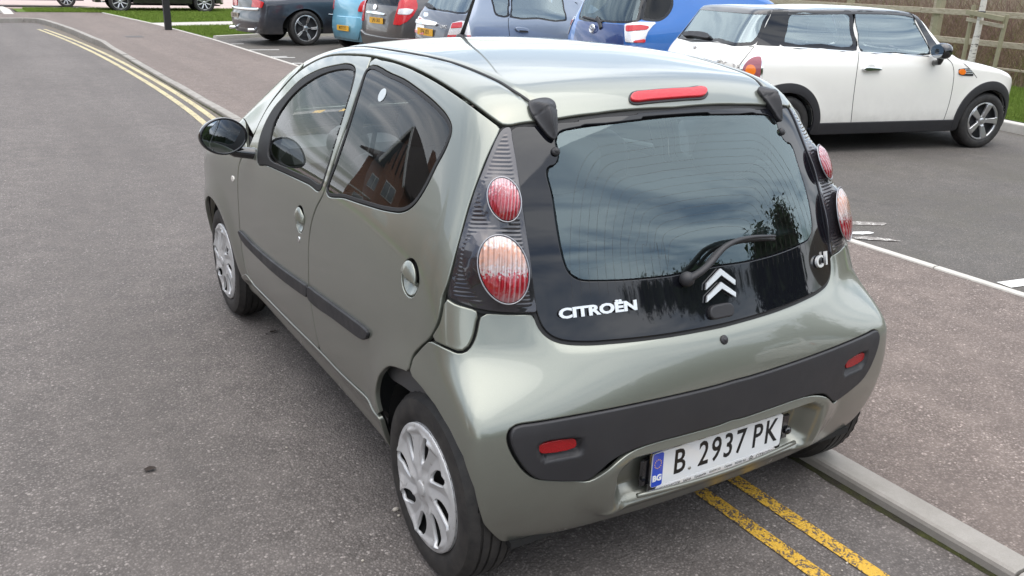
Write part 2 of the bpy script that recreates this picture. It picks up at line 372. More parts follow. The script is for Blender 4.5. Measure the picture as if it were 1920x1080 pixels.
# ---------------------------------------------------------------- object helpers
def link(o, parent=None):
    COL.objects.link(o)
    if parent is not None: o.parent = parent
    return o
def meta(o, label=None, cat=None, group=None, kind=None):
    if label: o['label'] = label
    if cat: o['category'] = cat
    if group: o['group'] = group
    if kind: o['kind'] = kind
    return o
def empty(name, loc=(0, 0, 0), rz=0.0, label=None, cat=None, group=None, parent=None, kind=None):
    o = bpy.data.objects.new(name, None); o.empty_display_size = .2; o.location = loc; o.rotation_euler = (0, 0, rz)
    link(o, parent); return meta(o, label, cat, group, kind)
def mesh(name, V, F, mat, parent=None, normals=None, uv=None, smooth=True, mi=None, loc=None, rot=None):
    me = bpy.data.meshes.new(name)
    me.from_pydata([tuple(map(float, v)) for v in V], [], [list(map(int, f)) for f in F])
    mats = mat if isinstance(mat, (list, tuple)) else [mat]
    for m in mats: me.materials.append(m)
    if mi is not None: me.polygons.foreach_set('material_index', np.asarray(mi, np.int32))
    if smooth: me.polygons.foreach_set('use_smooth', np.ones(len(me.polygons), bool))
    if uv is not None:
        ul = me.uv_layers.new(name='chart'); li = np.empty(len(me.loops), np.int32); me.loops.foreach_get('vertex_index', li)
        ul.data.foreach_set('uv', np.asarray(uv, np.float32)[li].ravel())
    me.update()
    if normals is not None: me.normals_split_custom_set_from_vertices([tuple(map(float, n)) for n in normals])
    o = bpy.data.objects.new(name, me); link(o, parent)
    if loc is not None: o.location = loc
    if rot is not None: o.rotation_euler = rot
    return o
class MB:
    """collects simple shapes for one mesh"""
    def __init__(s): s.V = []; s.F = []; s.mi = []
    def add(s, V, F, m=0):
        k = len(s.V); s.V += [tuple(map(float, v)) for v in V]; s.F += [[i+k for i in f] for f in F]; s.mi += [m]*len(F); return s
    def box(s, c, d, R=None, m=0, bev=0):
        x, y, z = d[0]/2, d[1]/2, d[2]/2
        if bev:
            b = bev; V = []; 
            for sx_ in (-1, 1):
                for sy_ in (-1, 1):
                    for sz_ in (-1, 1):
                        V += [(sx_*(x-b), sy_*(y-b), sz_*z), (sx_*(x-b), sy_*y, sz_*(z-b)), (sx_*x, sy_*(y-b), sz_*(z-b))]
            bm = bmesh.new()
            for v in V: bm.verts.new(v)
            r = bmesh.ops.convex_hull(bm, input=bm.verts); bmesh.ops.dissolve_limit(bm, angle_limit=.02, verts=bm.verts, edges=bm.edges)
            bm.verts.index_update(); V = [tuple(v.co) for v in bm.verts]; F = [[v.index for v in f.verts] for f in bm.faces]; bm.free()
        else:
            V = [(-x, -y, -z), (x, -y, -z), (x, y, -z), (-x, y, -z), (-x, -y, z), (x, -y, z), (x, y, z), (-x, y, z)]
            F = [[0, 3, 2, 1], [4, 5, 6, 7], [0, 1, 5, 4], [1, 2, 6, 5], [2, 3, 7, 6], [3, 0, 4, 7]]
        V = np.array(V)
        if R is not None: V = V@np.array(R).T
        return s.add(V+np.array(c), F, m)
    def tube(s, pts, r, n=8, m=0, cap=True, flat=1.0):
        P = np.array(pts, float); N = len(P); rr = np.full(N, r) if np.isscalar(r) else np.array(r)
        T = np.gradient(P, axis=0); T /= np.linalg.norm(T, axis=1)[:, None]+1e-12
        up = np.array([0, 0, 1.0]) if abs(T[0][2]) < .9 else np.array([1.0, 0, 0])
        V = []; A = None
        for i in range(N):
            a = np.cross(up, T[i]) if A is None else A-T[i]*(A@T[i])
            a /= np.linalg.norm(a); A = a; b = np.cross(T[i], a)
            for k in range(n):
                w = 2*math.pi*k/n; V.append(P[i]+rr[i]*(math.cos(w)*a+math.sin(w)*b*flat))
        F = [[i*n+k, i*n+(k+1) % n, (i+1)*n+(k+1) % n, (i+1)*n+k] for i in range(N-1) for k in range(n)]
        if cap: F += [list(range(n))[::-1], [(N-1)*n+k for k in range(n)]]
        return s.add(V, F, m)
    def lathe(s, prof, n=48, axis='x', c=(0, 0, 0), m=0, close=False):
        V = []; L = len(prof)
        for k in range(n):
            w = 2*math.pi*k/n; cw, sw = math.cos(w), math.sin(w)
            for (a, r) in prof:
                v = {'x': (a, r*cw, r*sw), 'y': (r*sw, a, r*cw), 'z': (r*cw, r*sw, a)}[axis]
                V.append((v[0]+c[0], v[1]+c[1], v[2]+c[2]))
        F = []
        for k in range(n):
            for i in range(L-1 if not close else L):
                j = (i+1) % L; F.append([k*L+i, k*L+j, ((k+1) % n)*L+j, ((k+1) % n)*L+i])
        return s.add(V, F, m)
    def ellipsoid(s, c, r, n=20, k=12, m=0, R=None, p=1.0):
        V = []; F = []
        def sg(v): return math.copysign(abs(v)**p, v)
        for i in range(k+1):
            a = -math.pi/2+math.pi*i/k
            for j in range(n):
                b = 2*math.pi*j/n; V.append((r[0]*sg(math.cos(a))*sg(math.cos(b)), r[1]*sg(math.cos(a))*sg(math.sin(b)), r[2]*sg(math.sin(a))))
        for i in range(k):
            for j in range(n): F.append([i*n+j, i*n+(j+1) % n, (i+1)*n+(j+1) % n, (i+1)*n+j])
        V = np.array(V)
        if R is not None: V = V@np.array(R).T
        return s.add(V+np.array(c), F, m)
    def prism(s, poly, z0, z1, fr=None, m=0):
        """polygon in a local 2D frame extruded; fr(x,y,z)->3D"""
        n = len(poly); fr = fr or (lambda x, y, z: (x, y, z))
        V = [fr(x, y, z0) for x, y in poly]+[fr(x, y, z1) for x, y in poly]
        F = [list(range(n))[::-1], list(range(n, 2*n))]+[[i, (i+1) % n, n+(i+1) % n, n+i] for i in range(n)]
        return s.add(V, F, m)
    def obj(s, name, mat, parent=None, smooth=False, angle=None, **k):
        o = mesh(name, s.V, s.F, mat, parent, smooth=smooth or angle is not None, mi=s.mi if any(s.mi) else None, **k)
        bm = bmesh.new(); bm.from_mesh(o.data)
        bmesh.ops.remove_doubles(bm, verts=bm.verts, dist=1e-6)
        bmesh.ops.recalc_face_normals(bm, faces=bm.faces)
        if angle is not None:
            for e in bm.edges:
                if len(e.link_faces) == 2 and e.calc_face_angle(0) > angle: e.smooth = False
        bm.to_mesh(o.data); bm.free(); return o
def rotz(a): c, s = math.cos(a), math.sin(a); return np.array([[c, -s, 0], [s, c, 0], [0, 0, 1]])
def rotx(a): c, s = math.cos(a), math.sin(a); return np.array([[1, 0, 0], [0, c, -s], [0, s, c]])
def roty(a): c, s = math.cos(a), math.sin(a); return np.array([[c, 0, s], [0, 1, 0], [-s, 0, c]])

def copy_tree(o, parent=None, keep=None):
    c = o.copy(); COL.objects.link(c)
    if parent is not None: c.parent = parent
    for ch in list(o.children): copy_tree(ch, c)
    return c

# ---------------------------------------------------------------- body panels
def base_eval(body, chart, S, T, inv_mirror=False):
    fn = {'ring': body.ring, 'top': body.top, 'front': body.front}[chart]
    return fn(S, T)
def nrm(v): return v/(np.linalg.norm(v, axis=1)[:, None]+1e-12)
def frame(body, chart, S, T, e=.002):
    a, b = base_eval(body, chart, S+e, T), base_eval(body, chart, S-e, T); c, d = base_eval(body, chart, S, T+e), base_eval(body, chart, S, T-e)
    Ts = (a-b)/(2*e); Tt = (c-d)/(2*e); return Ts, Tt, nrm(np.cross(Ts, Tt))
def surf(body, chart, S, T, off=0.0, disp=None):
    P = base_eval(body, chart, S, T)
    if disp is None and off == 0: return P
    _, _, n = frame(body, chart, S, T)
    h = off+(disp(S, T) if disp is not None else 0)
    return P+n*np.reshape(h, (-1, 1)) if not np.isscalar(h) else P+n*h
def panel(name, body, chart, f, mat, parent, h=.014, rim=.005, depth=.012, off=0.0, disp=None, gap=.0025, mirror=False, bbox=None, uvs=None, flip=False, refine=False):
    """skin piece where f(s,t)<0, with rolled edges; mirror -> the piece on the other side of the car"""
    L = math.pi*body.rad
    if mirror:
        f0 = f; d0 = disp
        if chart == 'ring':
            f = lambda S, T: f0(L-S, T)
            if d0 is not None: disp = lambda S, T: d0(L-S, T)
            if bbox: bbox = (L-bbox[1], L-bbox[0], bbox[2], bbox[3])
        else:
            f = lambda S, T: f0(-S, T)
            if d0 is not None: disp = lambda S, T: d0(-S, T)
            if bbox: bbox = (-bbox[1], -bbox[0], bbox[2], bbox[3])
    fs = lambda X, Y: f(X, Y)+gap+rim
    P2, F, bnd, _ = clip_grid(fs, *bbox, h, refine)
    if len(P2) == 0: print('EMPTY PANEL', name); return None
    S, T = P2[:, 0], P2[:, 1]
    P = surf(body, chart, S, T, off, disp); e = .0025
    if disp is None: Ts, Tt, N = frame(body, chart, S, T)
    else:
        Ts = (surf(body, chart, S+e, T, off, disp)-surf(body, chart, S-e, T, off, disp))/(2*e)
        Tt = (surf(body, chart, S, T+e, off, disp)-surf(body, chart, S, T-e, off, disp))/(2*e); N = nrm(np.cross(Ts, Tt))
    V = [P]; NN = [N]; UV = [P2]; F = [list(x) for x in F]
    if bnd and rim >= 0:
        ids = sorted({i for a, b in bnd for i in (a, b)}); pos = {v: k for k, v in enumerate(ids)}; ids = np.array(ids)
        g = .002; fx = (fs(S[ids]+g, T[ids])-fs(S[ids]-g, T[ids])); fy = (fs(S[ids], T[ids]+g)-fs(S[ids], T[ids]-g))
        a = Ts[ids]; b = Tt[ids]; n = N[ids]
        # proper surface gradient
        E_ = (a*a).sum(1); G_ = (b*b).sum(1); C_ = (a*b).sum(1); D_ = E_*G_-C_*C_+1e-12
        o = nrm(((G_*fx-C_*fy)/D_)[:, None]*a+((E_*fy-C_*fx)/D_)[:, None]*b)
        base = len(P); rings = [ids]; cnt = len(ids); k = 0
        rr = max(rim, 1e-4)
        spec = [(math.radians(q), 0) for q in (35, 65, 90)] if rim > 0 else [(math.radians(90), 0)]
        for ang, dd in spec+[(math.pi/2, depth)]:
            V.append(P[ids]+o*rr*math.sin(ang)-n*(rr*(1-math.cos(ang))+dd)); NN.append(nrm(n*math.cos(ang)+o*math.sin(ang))); UV.append(P2[ids])
            rings.append(np.arange(base+k*cnt, base+(k+1)*cnt)); k += 1
        for q in range(len(rings)-1):
            r0, r1 = rings[q], rings[q+1]
            for a_, b_ in bnd:
                i, j = pos[a_], pos[b_]; F.append([r0[j], r0[i], r1[i], r1[j]])
    V = np.concatenate(V); NN = np.concatenate(NN); UV = np.concatenate(UV)
    if mirror and chart == 'ring': UV = UV.copy(); UV[:, 0] = L-UV[:, 0]
    if flip: F = [x[::-1] for x in F]; NN = -NN
    return mesh(name, V, F, mat, parent, NN, UV)
def ribbon(name, body, chart, line, w, mat, parent, off=.001, height=.004, mirror=False):
    """a raised moulding lying along a line on the skin"""
    L = math.pi*body.rad; q = np.array(line)
    if mirror: q = q.copy(); q[:, 0] = (L-q[:, 0]) if chart == 'ring' else -q[:, 0]
    P = base_eval(body, chart, q[:, 0], q[:, 1]); _, _, n = frame(body, chart, q[:, 0], q[:, 1])
    Tn = np.gradient(P, axis=0); Tn = nrm(Tn); sd_ = nrm(np.cross(n, Tn)); V = []; prof = [(-.5, -.4), (-.5, .5), (-.35, .9), (0, 1), (.35, .9), (.5, .5), (.5, -.4)]
    for a, b in prof: V.append(P+sd_*a*w+n*(off+b*height))
    V = np.stack(V, 1).reshape(-1, 3); k = len(prof); F = [[i*k+j, (i+1)*k+j, (i+1)*k+j+1, i*k+j+1] for i in range(len(P)-1) for j in range(k-1)]
    F += [list(range(k)), [(len(P)-1)*k+j for j in range(k)][::-1]]
    mb = MB(); mb.add(V, F); return mb.obj(name, mat, parent, smooth=True)
def text_mesh(name, s, size, depth, mat, parent, mtx, align='CENTER', sx=1.0, bold=0.0, shear=0.0, spacing=1.0):
    cu = bpy.data.curves.new(name, 'FONT'); cu.body = s; cu.size = size; cu.extrude = depth; cu.align_x = align; cu.align_y = 'CENTER'; cu.offset = bold; cu.shear = shear; cu.space_character = spacing
    cu.resolution_u = 3
    o = bpy.data.objects.new('tmp', cu); dg = bpy.context.evaluated_depsgraph_get(); COL.objects.link(o); bpy.context.view_layer.update()
    me = bpy.data.meshes.new_from_object(o.evaluated_get(bpy.context.evaluated_depsgraph_get())); me.name = name
    COL.objects.unlink(o); bpy.data.objects.remove(o)
    me.transform(Matrix.Diagonal((sx, 1, 1, 1))); me.transform(Matrix(mtx)); me.materials.clear(); me.materials.append(mat)
    ob = bpy.data.objects.new(name, me); link(ob, parent); return ob
def mtx(o, x, y, z):
    return [[x[0], y[0], z[0], o[0]], [x[1], y[1], z[1], o[1]], [x[2], y[2], z[2], o[2]], [0, 0, 0, 1]]
# ================================================================ ground
def asphalt(name, dark, light, sc=1.0, bmp=.9, patch=.5, tint=None, rough=.85):
    m = principled(name, dark, rough); t = NT(m); g = t.coord()
    big = t.noise(g, .55*sc, 5, .6); mid = t.noise(g, 6*sc, 4, .6)
    wv = t.node('ShaderNodeVectorMath', {0: g, 1: t.noise(g, 60, 2, out='Color')}, operation='ADD')
    st = t.voro(g, 125*sc, 'Color'); sx_ = t.node('ShaderNodeSeparateXYZ', {0: st}).outputs['X']; dist = t.voro(g, 125*sc, 'Distance')
    fac = t.math('MULTIPLY', t.ramp(sx_, [(.0, 0.0), (.45, .35), (.85, .75), (1.0, 1.0)]), t.ramp(dist, [(.15, 1.0), (.62, .15)]))
    c = t.mix(fac, dark, light); c = t.mix(t.ramp(sx_, [(.975, 0.0), (.99, .5)]), c, tuple(min(v*1.5, 1) for v in light))
    c = t.mix(t.math('MULTIPLY', t.ramp(big, [(.3, 0.0), (.72, 1.0)]), patch), c, tuple(v*.62 for v in dark), 'MIX')
    c = t.mix(t.math('MULTIPLY', t.ramp(mid, [(.42, 0.0), (.8, 1.0)]), .25), c, light)
    trk = t.noise(t.node('ShaderNodeVectorMath', {0: g, 1: (1.1, .06, 1)}, operation='MULTIPLY').outputs[0], 1.6, 3, .5); c = t.mix(t.math('MULTIPLY', t.ramp(trk, [(.42, 0.0), (.62, 1.0)]), .35), c, tuple(v*.55+w*.12 for v, w in zip(dark, light)))
    spot = t.ramp(t.noise(g, 2.7, 7, .75, .6), [(.60, 0.0), (.70, 1.0)]); c = t.mix(t.math('MULTIPLY', spot, .35), c, tuple(v*.6 for v in dark))
    if tint: c = t.mix(t.ramp(t.noise(g, 1.3, 4, .6), [(.45, 0.0), (.75, .5)]), c, tint)
    t.set(Base_Color=c, Roughness=t.ramp(mid, [(.2, rough-.12), (.8, rough+.08)]))
    h = t.math('ADD', t.math('MULTIPLY', dist, -1.0), t.math('MULTIPLY', t.noise(g, 320*sc, 2), .5)); t.normal(t.bump(h, bmp, .004)); return m
M['road'] = asphalt('brown_grey_road_asphalt', (.084, .073, .067), (.32, .285, .265), patch=.35, sc=1.0)
M['pave'] = asphalt('red_brown_footway_asphalt', (.108, .083, .071), (.385, .32, .285), bmp=1.0, sc=.95, patch=.22)
M['park'] = asphalt('dark_car_park_asphalt', (.075, .068, .061), (.225, .20, .182), patch=.4, tint=(.085, .078, .06))
def sheet(name, poly, z, mat, kind='structure', **k):
    o = mesh(name, [(x, y, z) for x, y in poly], [list(range(len(poly)))], mat, smooth=False); return meta(o, kind=kind, **k)
M['soil'] = principled('rough_field', (.10, .095, .05), .95); t = NT(M['soil']); t.set(Base_Color=t.ramp(t.noise(t.coord(), .3, 6, .65), [(.3, (.07, .09, .03)), (.7, (.16, .13, .08))]))
sheet('ground', [(-600, -600), (600, -600), (600, 900), (-600, 900)], -.02, M['soil'])
KX = .70                                             # kerb line
sheet('road', [(-6.2, -40), (KX, -40), (KX, 60), (-6.2, 60)], 0.0, M['road'])
PZ = .035
# ---------------------------------------------------------------- footway, kerbs, car park, grass
def zg(y): return PZ
sheet('footway', [(KX+.125, -30), (3.17, -30), (3.22, 8), (3.22, 20.2), (2.98, 26), (2.3, 33.2), (-.6, 33.2), (-1.6, 28.9), (.05, 28.35), (.50, 24), (.70, 19), (KX+.06, 17.5), (KX+.125, 15)], PZ, M['pave'])
sheet('car_park', [(3.28, -30), (12.5, -30), (9.05, 2.0), (9.3, 4.5), (13.5, 20), (13.5, 21.6), (3.28, 20.6)], PZ, M['park'])
sheet('car_park_back', [(9.05, 2.0), (12.5, -30), (40, -30), (40, 1.2), (11, 1.6)], PZ-.03, M['park']); 
M['kerb'] = principled('weathered_concrete', (.36, .34, .315), .85); t = NT(M['kerb']); g = t.coord()
t.set(Base_Color=t.mix(t.ramp(t.noise(g, 7, 6, .7), [(.35, 0.0), (.7, .55)]), t.mix(t.noise(g, 220, 2), (.25, .232, .212), (.38, .355, .325)), (.15, .14, .115)) if False else t.mix(t.math('MULTIPLY', t.node('ShaderNodeObjectInfo').outputs['Random'], .35), t.mix(t.ramp(t.noise(g, 7, 6, .7), [(.35, 0.0), (.7, .55)]), t.mix(t.noise(g, 220, 2), (.25, .232, .212), (.38, .355, .325)), (.15, .14, .115)), (.2, .185, .165))); t.normal(t.bump(t.math('ADD', t.noise(g, 160, 4, .7), t.noise(g, 14, 3)), .35, .003))
M['edge'] = principled('pale_concrete_edging', (.50, .47, .43), .85); t = NT(M['edge']); g = t.coord(); t.set(Base_Color=t.mix(t.noise(g, 8, 6, .7), (.36, .34, .31), (.58, .55, .50))); t.normal(t.bump(t.noise(g, 160, 4), .3, .002))
kerb = empty('kerb', (0, 0, 0), kind='structure')
def kstone(a, b, za, zb, w=.108, parent=kerb, mat=None, left=True):
    a = np.array([*a, 0.]); b = np.array([*b, 0.]); d = b-a; L = np.linalg.norm(d); d /= L; n = np.array([d[1], -d[0], 0]); a = a+d*.005; b = b-d*.005; r = .016
    V = []
    for p, z in ((a, za), (b, zb)):
        r_ = min(r, max(z*.45, .002)); prof = [(0, -.12), (0, z-r_), (r_*.3, z-r_*.3), (r_, z), (w-.004, z), (w, z-.004), (w, -.12)]
        V += [p+n*u+np.array([0, 0, v]) for u, v in prof]
    k = 7; F = [[i, k+i, k+(i+1) % k, (i+1) % k] for i in range(k)]+[list(range(k)), list(range(k, 2*k))[::-1]]
    mb = MB(); mb.add(V, F); o = mb.obj('kerb_stone', mat or M['kerb'], parent); return o
line_ = [(KX, y) for y in np.arange(-9.16, 17.0, .915)]; wob = [(x+random.uniform(-.003, .003), y) for x, y in line_]
for i in range(len(wob)-1):
    y = wob[i][1]; z = .047+random.uniform(-.003, .003); kstone(wob[i], wob[i+1], z, z+random.uniform(-.002, .002))
e_ = wob[-1]; curve = [e_, (.68, 18.0), (.62, 18.95), (.56, 19.9), (.52, 20.9), (.48, 21.9), (.43, 22.9), (.36, 23.9), (.29, 24.9), (.20, 25.9), (.11, 26.8), (-.02, 27.6), (-.35, 27.9), (-1.1, 27.75), (-2.0, 27.4), (-2.9, 27.0), (-3.8, 26.6)]
for i in range(len(curve)-1): kstone(curve[i], curve[i+1], .055 if i == 0 else (.06 if i == 1 else .125), .06 if i == 0 else (.125 if i == 1 else .125))
edging = empty('footway_edging', (0, 0, 0), kind='structure')
ys = np.arange(-9, 34, .915)
def ex(y): return float(np.interp(y, [-9, 8, 20.2, 26, 33.2], [3.17, 3.22, 3.22, 2.98, 2.35]))
for i in range(len(ys)-1): kstone((ex(ys[i]), ys[i]), (ex(ys[i+1]), ys[i+1]), PZ+.012, PZ+.012, .055, edging, M['edge']).name = 'edging_stone'
# kerb round the planted bay end beside the white hatchback and the end of the row
backk = empty('kerb', (0, 0, 0), kind='structure')
bk = [(8.15, 2.62), (8.62, 3.35), (9.02, 3.95), (9.4, 4.7), (9.8, 5.6), (10.2, 6.5), (10.6, 7.4), (11.0, 8.3), (11.4, 9.2), (11.8, 10.1)]
bk = [(9.0-.02*k, 1.9-.9*(6-k)) for k in range(0, 6)]+[(8.95, 1.9), (8.93, 2.8), (9.0, 3.7), (9.22, 4.6), (9.5, 5.5), (9.8, 6.4), (10.1, 7.3), (10.4, 8.2), (10.8, 9.2), (11.2, 10.2), (11.6, 11.2)]
for i in range(len(bk)-1): kstone(bk[i], bk[i+1], .15, .15, .14, backk, M['edge'])
ek = [(3.30, 20.45), (4.2, 20.9), (5.1, 21.3), (6.0, 21.6), (6.9, 21.8), (7.8, 22.0), (8.7, 22.1), (9.6, 22.2), (10.5, 22.3)]
for i in range(len(ek)-1): kstone(ek[i], ek[i+1], .11, .11, .12, backk, M['edge'])
kstone((-.56, 35.6), (-.45, 33.4), .12, .12, .3, backk, M['edge']) ; kstone((-.45, 33.4), (-.40, 31.9), .12, .04, .3, backk, M['edge'])
# painted lines
def worn(name, col, under, amt, sc=38):
    m = principled(name, col, .7); t = NT(m); g = t.coord(); n1 = t.noise(g, sc, 6, .75, .4); n2 = t.noise(g, 2.2, 3, .6); st = t.voro(g, 125, 'Distance')
    f = t.ramp(t.math('ADD', t.math('ADD', n1, t.math('MULTIPLY', n2, .35)), t.math('MULTIPLY', st, .25)), [(amt-.02, 0.0), (amt+.05, 1.0)])
    c = t.mix(t.noise(g, 15, 4), tuple(v*.8 for v in col), tuple(min(v*1.15, 1) for v in col)); c = t.mix(f, c, under); t.set(Base_Color=c)
    t.normal(t.bump(t.math('ADD', t.math('MULTIPLY', st, -1), t.math('MULTIPLY', f, -.4)), .8, .004)); return m
M['yellow'] = worn('worn_yellow_road_paint', (.56, .33, .035), (.10, .078, .065), .835); M['yellow_far'] = worn('pale_yellow_road_paint', (.50, .43, .25), (.16, .14, .12), .86)
M['white_line'] = worn('white_road_paint', (.68, .67, .64), (.12, .11, .10), .93)
def strip_line(name, pts, w, mat, z, n=None):
    P = catmull(np.array(pts, float), 8, False); T = np.gradient(P, axis=0); T /= np.linalg.norm(T, axis=1)[:, None]; N = np.column_stack([-T[:, 1], T[:, 0]])*w/2
    V = [(*p, z) for p in P+N]+[(*p, z) for p in P-N]; k = len(P); F = [[k+i, k+i+1, i+1, i] for i in range(k-1)]; return meta(mesh(name, V, F, mat, smooth=False), kind='structure')
for a, b in ((.225, .43), (.385, .585)):
    strip_line('yellow_line', [(a-.02, -6), (a, -1), (a+.01, 2), (a+.06, 5), (a+.13, 7.4)], .058, M['yellow'], .004)
    strip_line('yellow_line', [(a+.13, 7.4), (b, 9), (b+.03, 11), (b+.01, 13.5), (b-.08, 17), (b-.30, 21), (b-.62, 24.8)], .075, M['yellow_far'], .004)
for (x0, y0), (x1, y1), w in (((3.30, .67), (8.6, -.25), .10), ((3.30, 14.26), (3.62, 14.2), .09), ((3.30, 15.62), (3.62, 15.62), .08), ((3.3, 15.42), (3.7, 15.36), .08), ((3.30, 17.2), (3.92, 17.15), .09), ((3.30, 18.78), (3.60, 18.8), .09)):
    strip_line('bay_line', [(x0, y0), ((x0+x1)/2, (y0+y1)/2), (x1, y1)], w, M['white_line'], PZ+.004)
# spilt paint by the green car
def blob(name, c, rx, ry, rot, mat, z):
    V = []; n = 22
    for k in range(n): a = 2*math.pi*k/n; r = 1+random.uniform(-.18, .18); x, y = rx*r*math.cos(a), ry*r*math.sin(a); V.append((c[0]+x*math.cos(rot)-y*math.sin(rot), c[1]+x*math.sin(rot)+y*math.cos(rot), z))
    return meta(mesh(name, V, [list(range(n))], mat, smooth=False), kind='structure')
M['splash'] = worn('thin_white_paint_splash', (.62, .60, .56), (.2, .18, .165), .74, 20)
p_ = [on_z(x, y, PZ) for x, y in ((1624, 420), (1615, 438), (1640, 449))]
blob('paint_splash', p_[0], .17, .05, -.5, M['splash'], PZ+.004); blob('paint_splash', p_[1], .10, .035, -.35, M['white_line'], PZ+.005); blob('paint_splash', p_[2], .16, .04, -.7, M['splash'], PZ+.006)
sheet('manhole_cover', [(1.45, 21.1), (1.85, 21.1), (1.85, 21.6), (1.45, 21.6)], PZ+.004, principled('cast_iron_cover', (.08, .07, .065), .7))
# ---- path, drive, verge
M['path'] = principled('pale_concrete_path', (.42, .39, .35), .9); t = NT(M['path']); t.set(Base_Color=t.mix(t.noise(t.coord(), 1.5, 5, .6), (.36, .33, .30), (.47, .44, .40)))
M['block'] = principled('pinkish_block_paving', (.40, .30, .27), .9); t = NT(M['block']); t.set(Base_Color=t.mix(t.noise(t.coord(), .6, 5, .6), (.34, .26, .24), (.46, .37, .33)))
def grass_mat(name, a, b):
    m = principled(name, a, .8, spec=.2); t = NT(m); g = t.coord(); t.set(Base_Color=t.mix(t.ramp(t.noise(g, .9, 4, .6), [(.35, 0.0), (.7, 1.0)]), t.mix(t.noise(g, 30, 3, .7), a, b), tuple(v*.75 for v in b))); t.normal(t.bump(t.noise(g, 60, 5, .7), .8, .03)); return m
M['turf'] = grass_mat('turf', (.07, .12, .018), (.13, .20, .035)); M['blade'] = grass_mat('grass_blade', (.10, .17, .022), (.20, .28, .05))
sheet('lawn', [(2.42, 33.2), (2.95, 26.9), (14, 30.5), (14, 36), (3, 36), (-.3, 35.8), (-.25, 33.2)], PZ+.01, M['turf'])
sheet('garden_path', [(3.03, 24.9), (2.98, 26.9), (14, 30.5), (14, 28.0)], PZ+.004, M['path'])
sheet('lawn_corner', [(3.28, 20.6), (3.2, 22.6), (3.05, 24.9), (14, 28.0), (14, 22.5), (10.5, 22.4), (6.9, 21.95)], PZ+.015, M['turf'])
sheet('drive', [(-30, 33.2), (-.9, 33.2), (-.9, 36.2), (16, 36.2), (16, 70), (-30, 70)], PZ-.01, M['block'])
sheet('verge', [(9.0, -5), (9.12, 2.8), (9.2, 3.7), (9.42, 4.6), (10.0, 6.4), (10.6, 8.2), (11.8, 11.2), (17.5, 24), (19.5, 24), (14.0, 10), (12.8, 4), (12.0, -5)], .15, M['turf'])
M['bank'] = principled('leaf_litter_bank', (.17, .12, .085), .95); t = NT(M['bank']); g = t.coord(); t.set(Base_Color=t.mix(t.noise(g, 1.6, 6, .7), t.mix(t.noise(g, 40, 4, .8), (.06, .04, .03), (.24, .17, .12)), (.11, .105, .045))); t.normal(t.bump(t.noise(g, 25, 6, .8), 1, .06))
# rough bank beyond the fence, rising to the right
def bank():
    V = []; F = []; nx, ny = 30, 60
    for i in range(nx):
        for j in range(ny):
            y = -12+j*1.0; x0 = float(np.interp(y, [-12, 4, 10, 24, 50], [12.0, 12.6, 13.8, 19.4, 30])); d = i*.5; z = .12+.25*sstep(0, 2.5, np.array(d))+.38*max(d-1.5, 0)**.9*.6
            V.append((x0+d, y, float(z)+.05*math.sin(x0*7+d*3+y*2.3)*min(d, 1)))
    for i in range(nx-1):
        for j in range(ny-1): F.append([i*ny+j, (i+1)*ny+j, (i+1)*ny+j+1, i*ny+j+1])
    return meta(mesh('bank', V, F, M['bank']), kind='structure')
bank()
def blades(name, poly, z, n, h, mat, w=.006, label=None, cat='grass'):
    P = np.array(poly); lo, hi = P.min(0), P.max(0); pts = []
    while len(pts) < n:
        q = RNG.uniform(lo, hi, (n*2, 2)); d = psdf(P, q[:, 0], q[:, 1]); pts += list(q[d < -.02])
    pts = np.array(pts[:n]); a = RNG.uniform(0, 2*math.pi, n); H = h*RNG.uniform(.5, 1.3, n); ln = RNG.normal(0, .35, (n, 2))
    c, s = np.cos(a)*w, np.sin(a)*w; V = np.empty((n, 3, 3)); V[:, 0] = np.column_stack([pts[:, 0]-c, pts[:, 1]-s, np.full(n, z)]); V[:, 1] = np.column_stack([pts[:, 0]+c, pts[:, 1]+s, np.full(n, z)]); V[:, 2] = np.column_stack([pts[:, 0]+ln[:, 0]*H, pts[:, 1]+ln[:, 1]*H, z+H])
    me = bpy.data.meshes.new(name); me.vertices.add(3*n); me.vertices.foreach_set('co', V.ravel()); me.loops.add(3*n); me.loops.foreach_set('vertex_index', np.arange(3*n, dtype=np.int32)); me.polygons.add(n); me.polygons.foreach_set('loop_start', np.arange(0, 3*n, 3, dtype=np.int32)); me.polygons.foreach_set('loop_total', np.full(n, 3, np.int32)); me.update(); me.validate(); me.materials.append(mat)
    o = bpy.data.objects.new(name, me); link(o); return meta(o, label, cat, kind='stuff')
blades('grass', [(9.1, 1.0), (9.2, 3.7), (9.42, 4.6), (10.0, 6.4), (10.6, 8.2), (13.4, 8.2), (12.7, 4), (12.3, 1)], .15, 90000, .05, M['blade'], .005, 'short green grass of the verge beside the white hatchback')
blades('grass', [(2.5, 33.0), (3.0, 27.0), (10, 29.2), (10, 36), (3, 35.9), (0, 35.6), (.0, 33.3)], PZ+.01, 60000, .07, M['blade'], .012, 'short green lawn beyond the concrete path at the top left')
blades('grass', [(3.3, 20.8), (3.2, 22.6), (3.1, 24.8), (9, 26.4), (9, 22.3), (6.9, 22.0)], PZ+.015, 40000, .06, M['blade'], .009, 'short green lawn corner next to the dark saloon')
M['moss'] = principled('damp_moss_and_grit', (.06, .055, .02), .95); t = NT(M['moss']); g = t.coord(); t.set(Base_Color=t.ramp(t.noise(g, 9, 5, .7), [(.35, (.035, .03, .022)), (.58, (.045, .048, .014)), (.75, (.09, .095, .025))])); t.normal(t.bump(t.noise(g, 200, 4), 1, .01))
n = 500; yy = np.linspace(-5, 16, n); wd = .022+.016*np.sin(yy*5.1)*np.sin(yy*1.7)+RNG.uniform(-.005, .007, n); V = [(KX+.002, y, .012) for y in yy]+[(KX-abs(w)*.6-.004, y, .0015) for y, w in zip(yy, wd)]; V += []
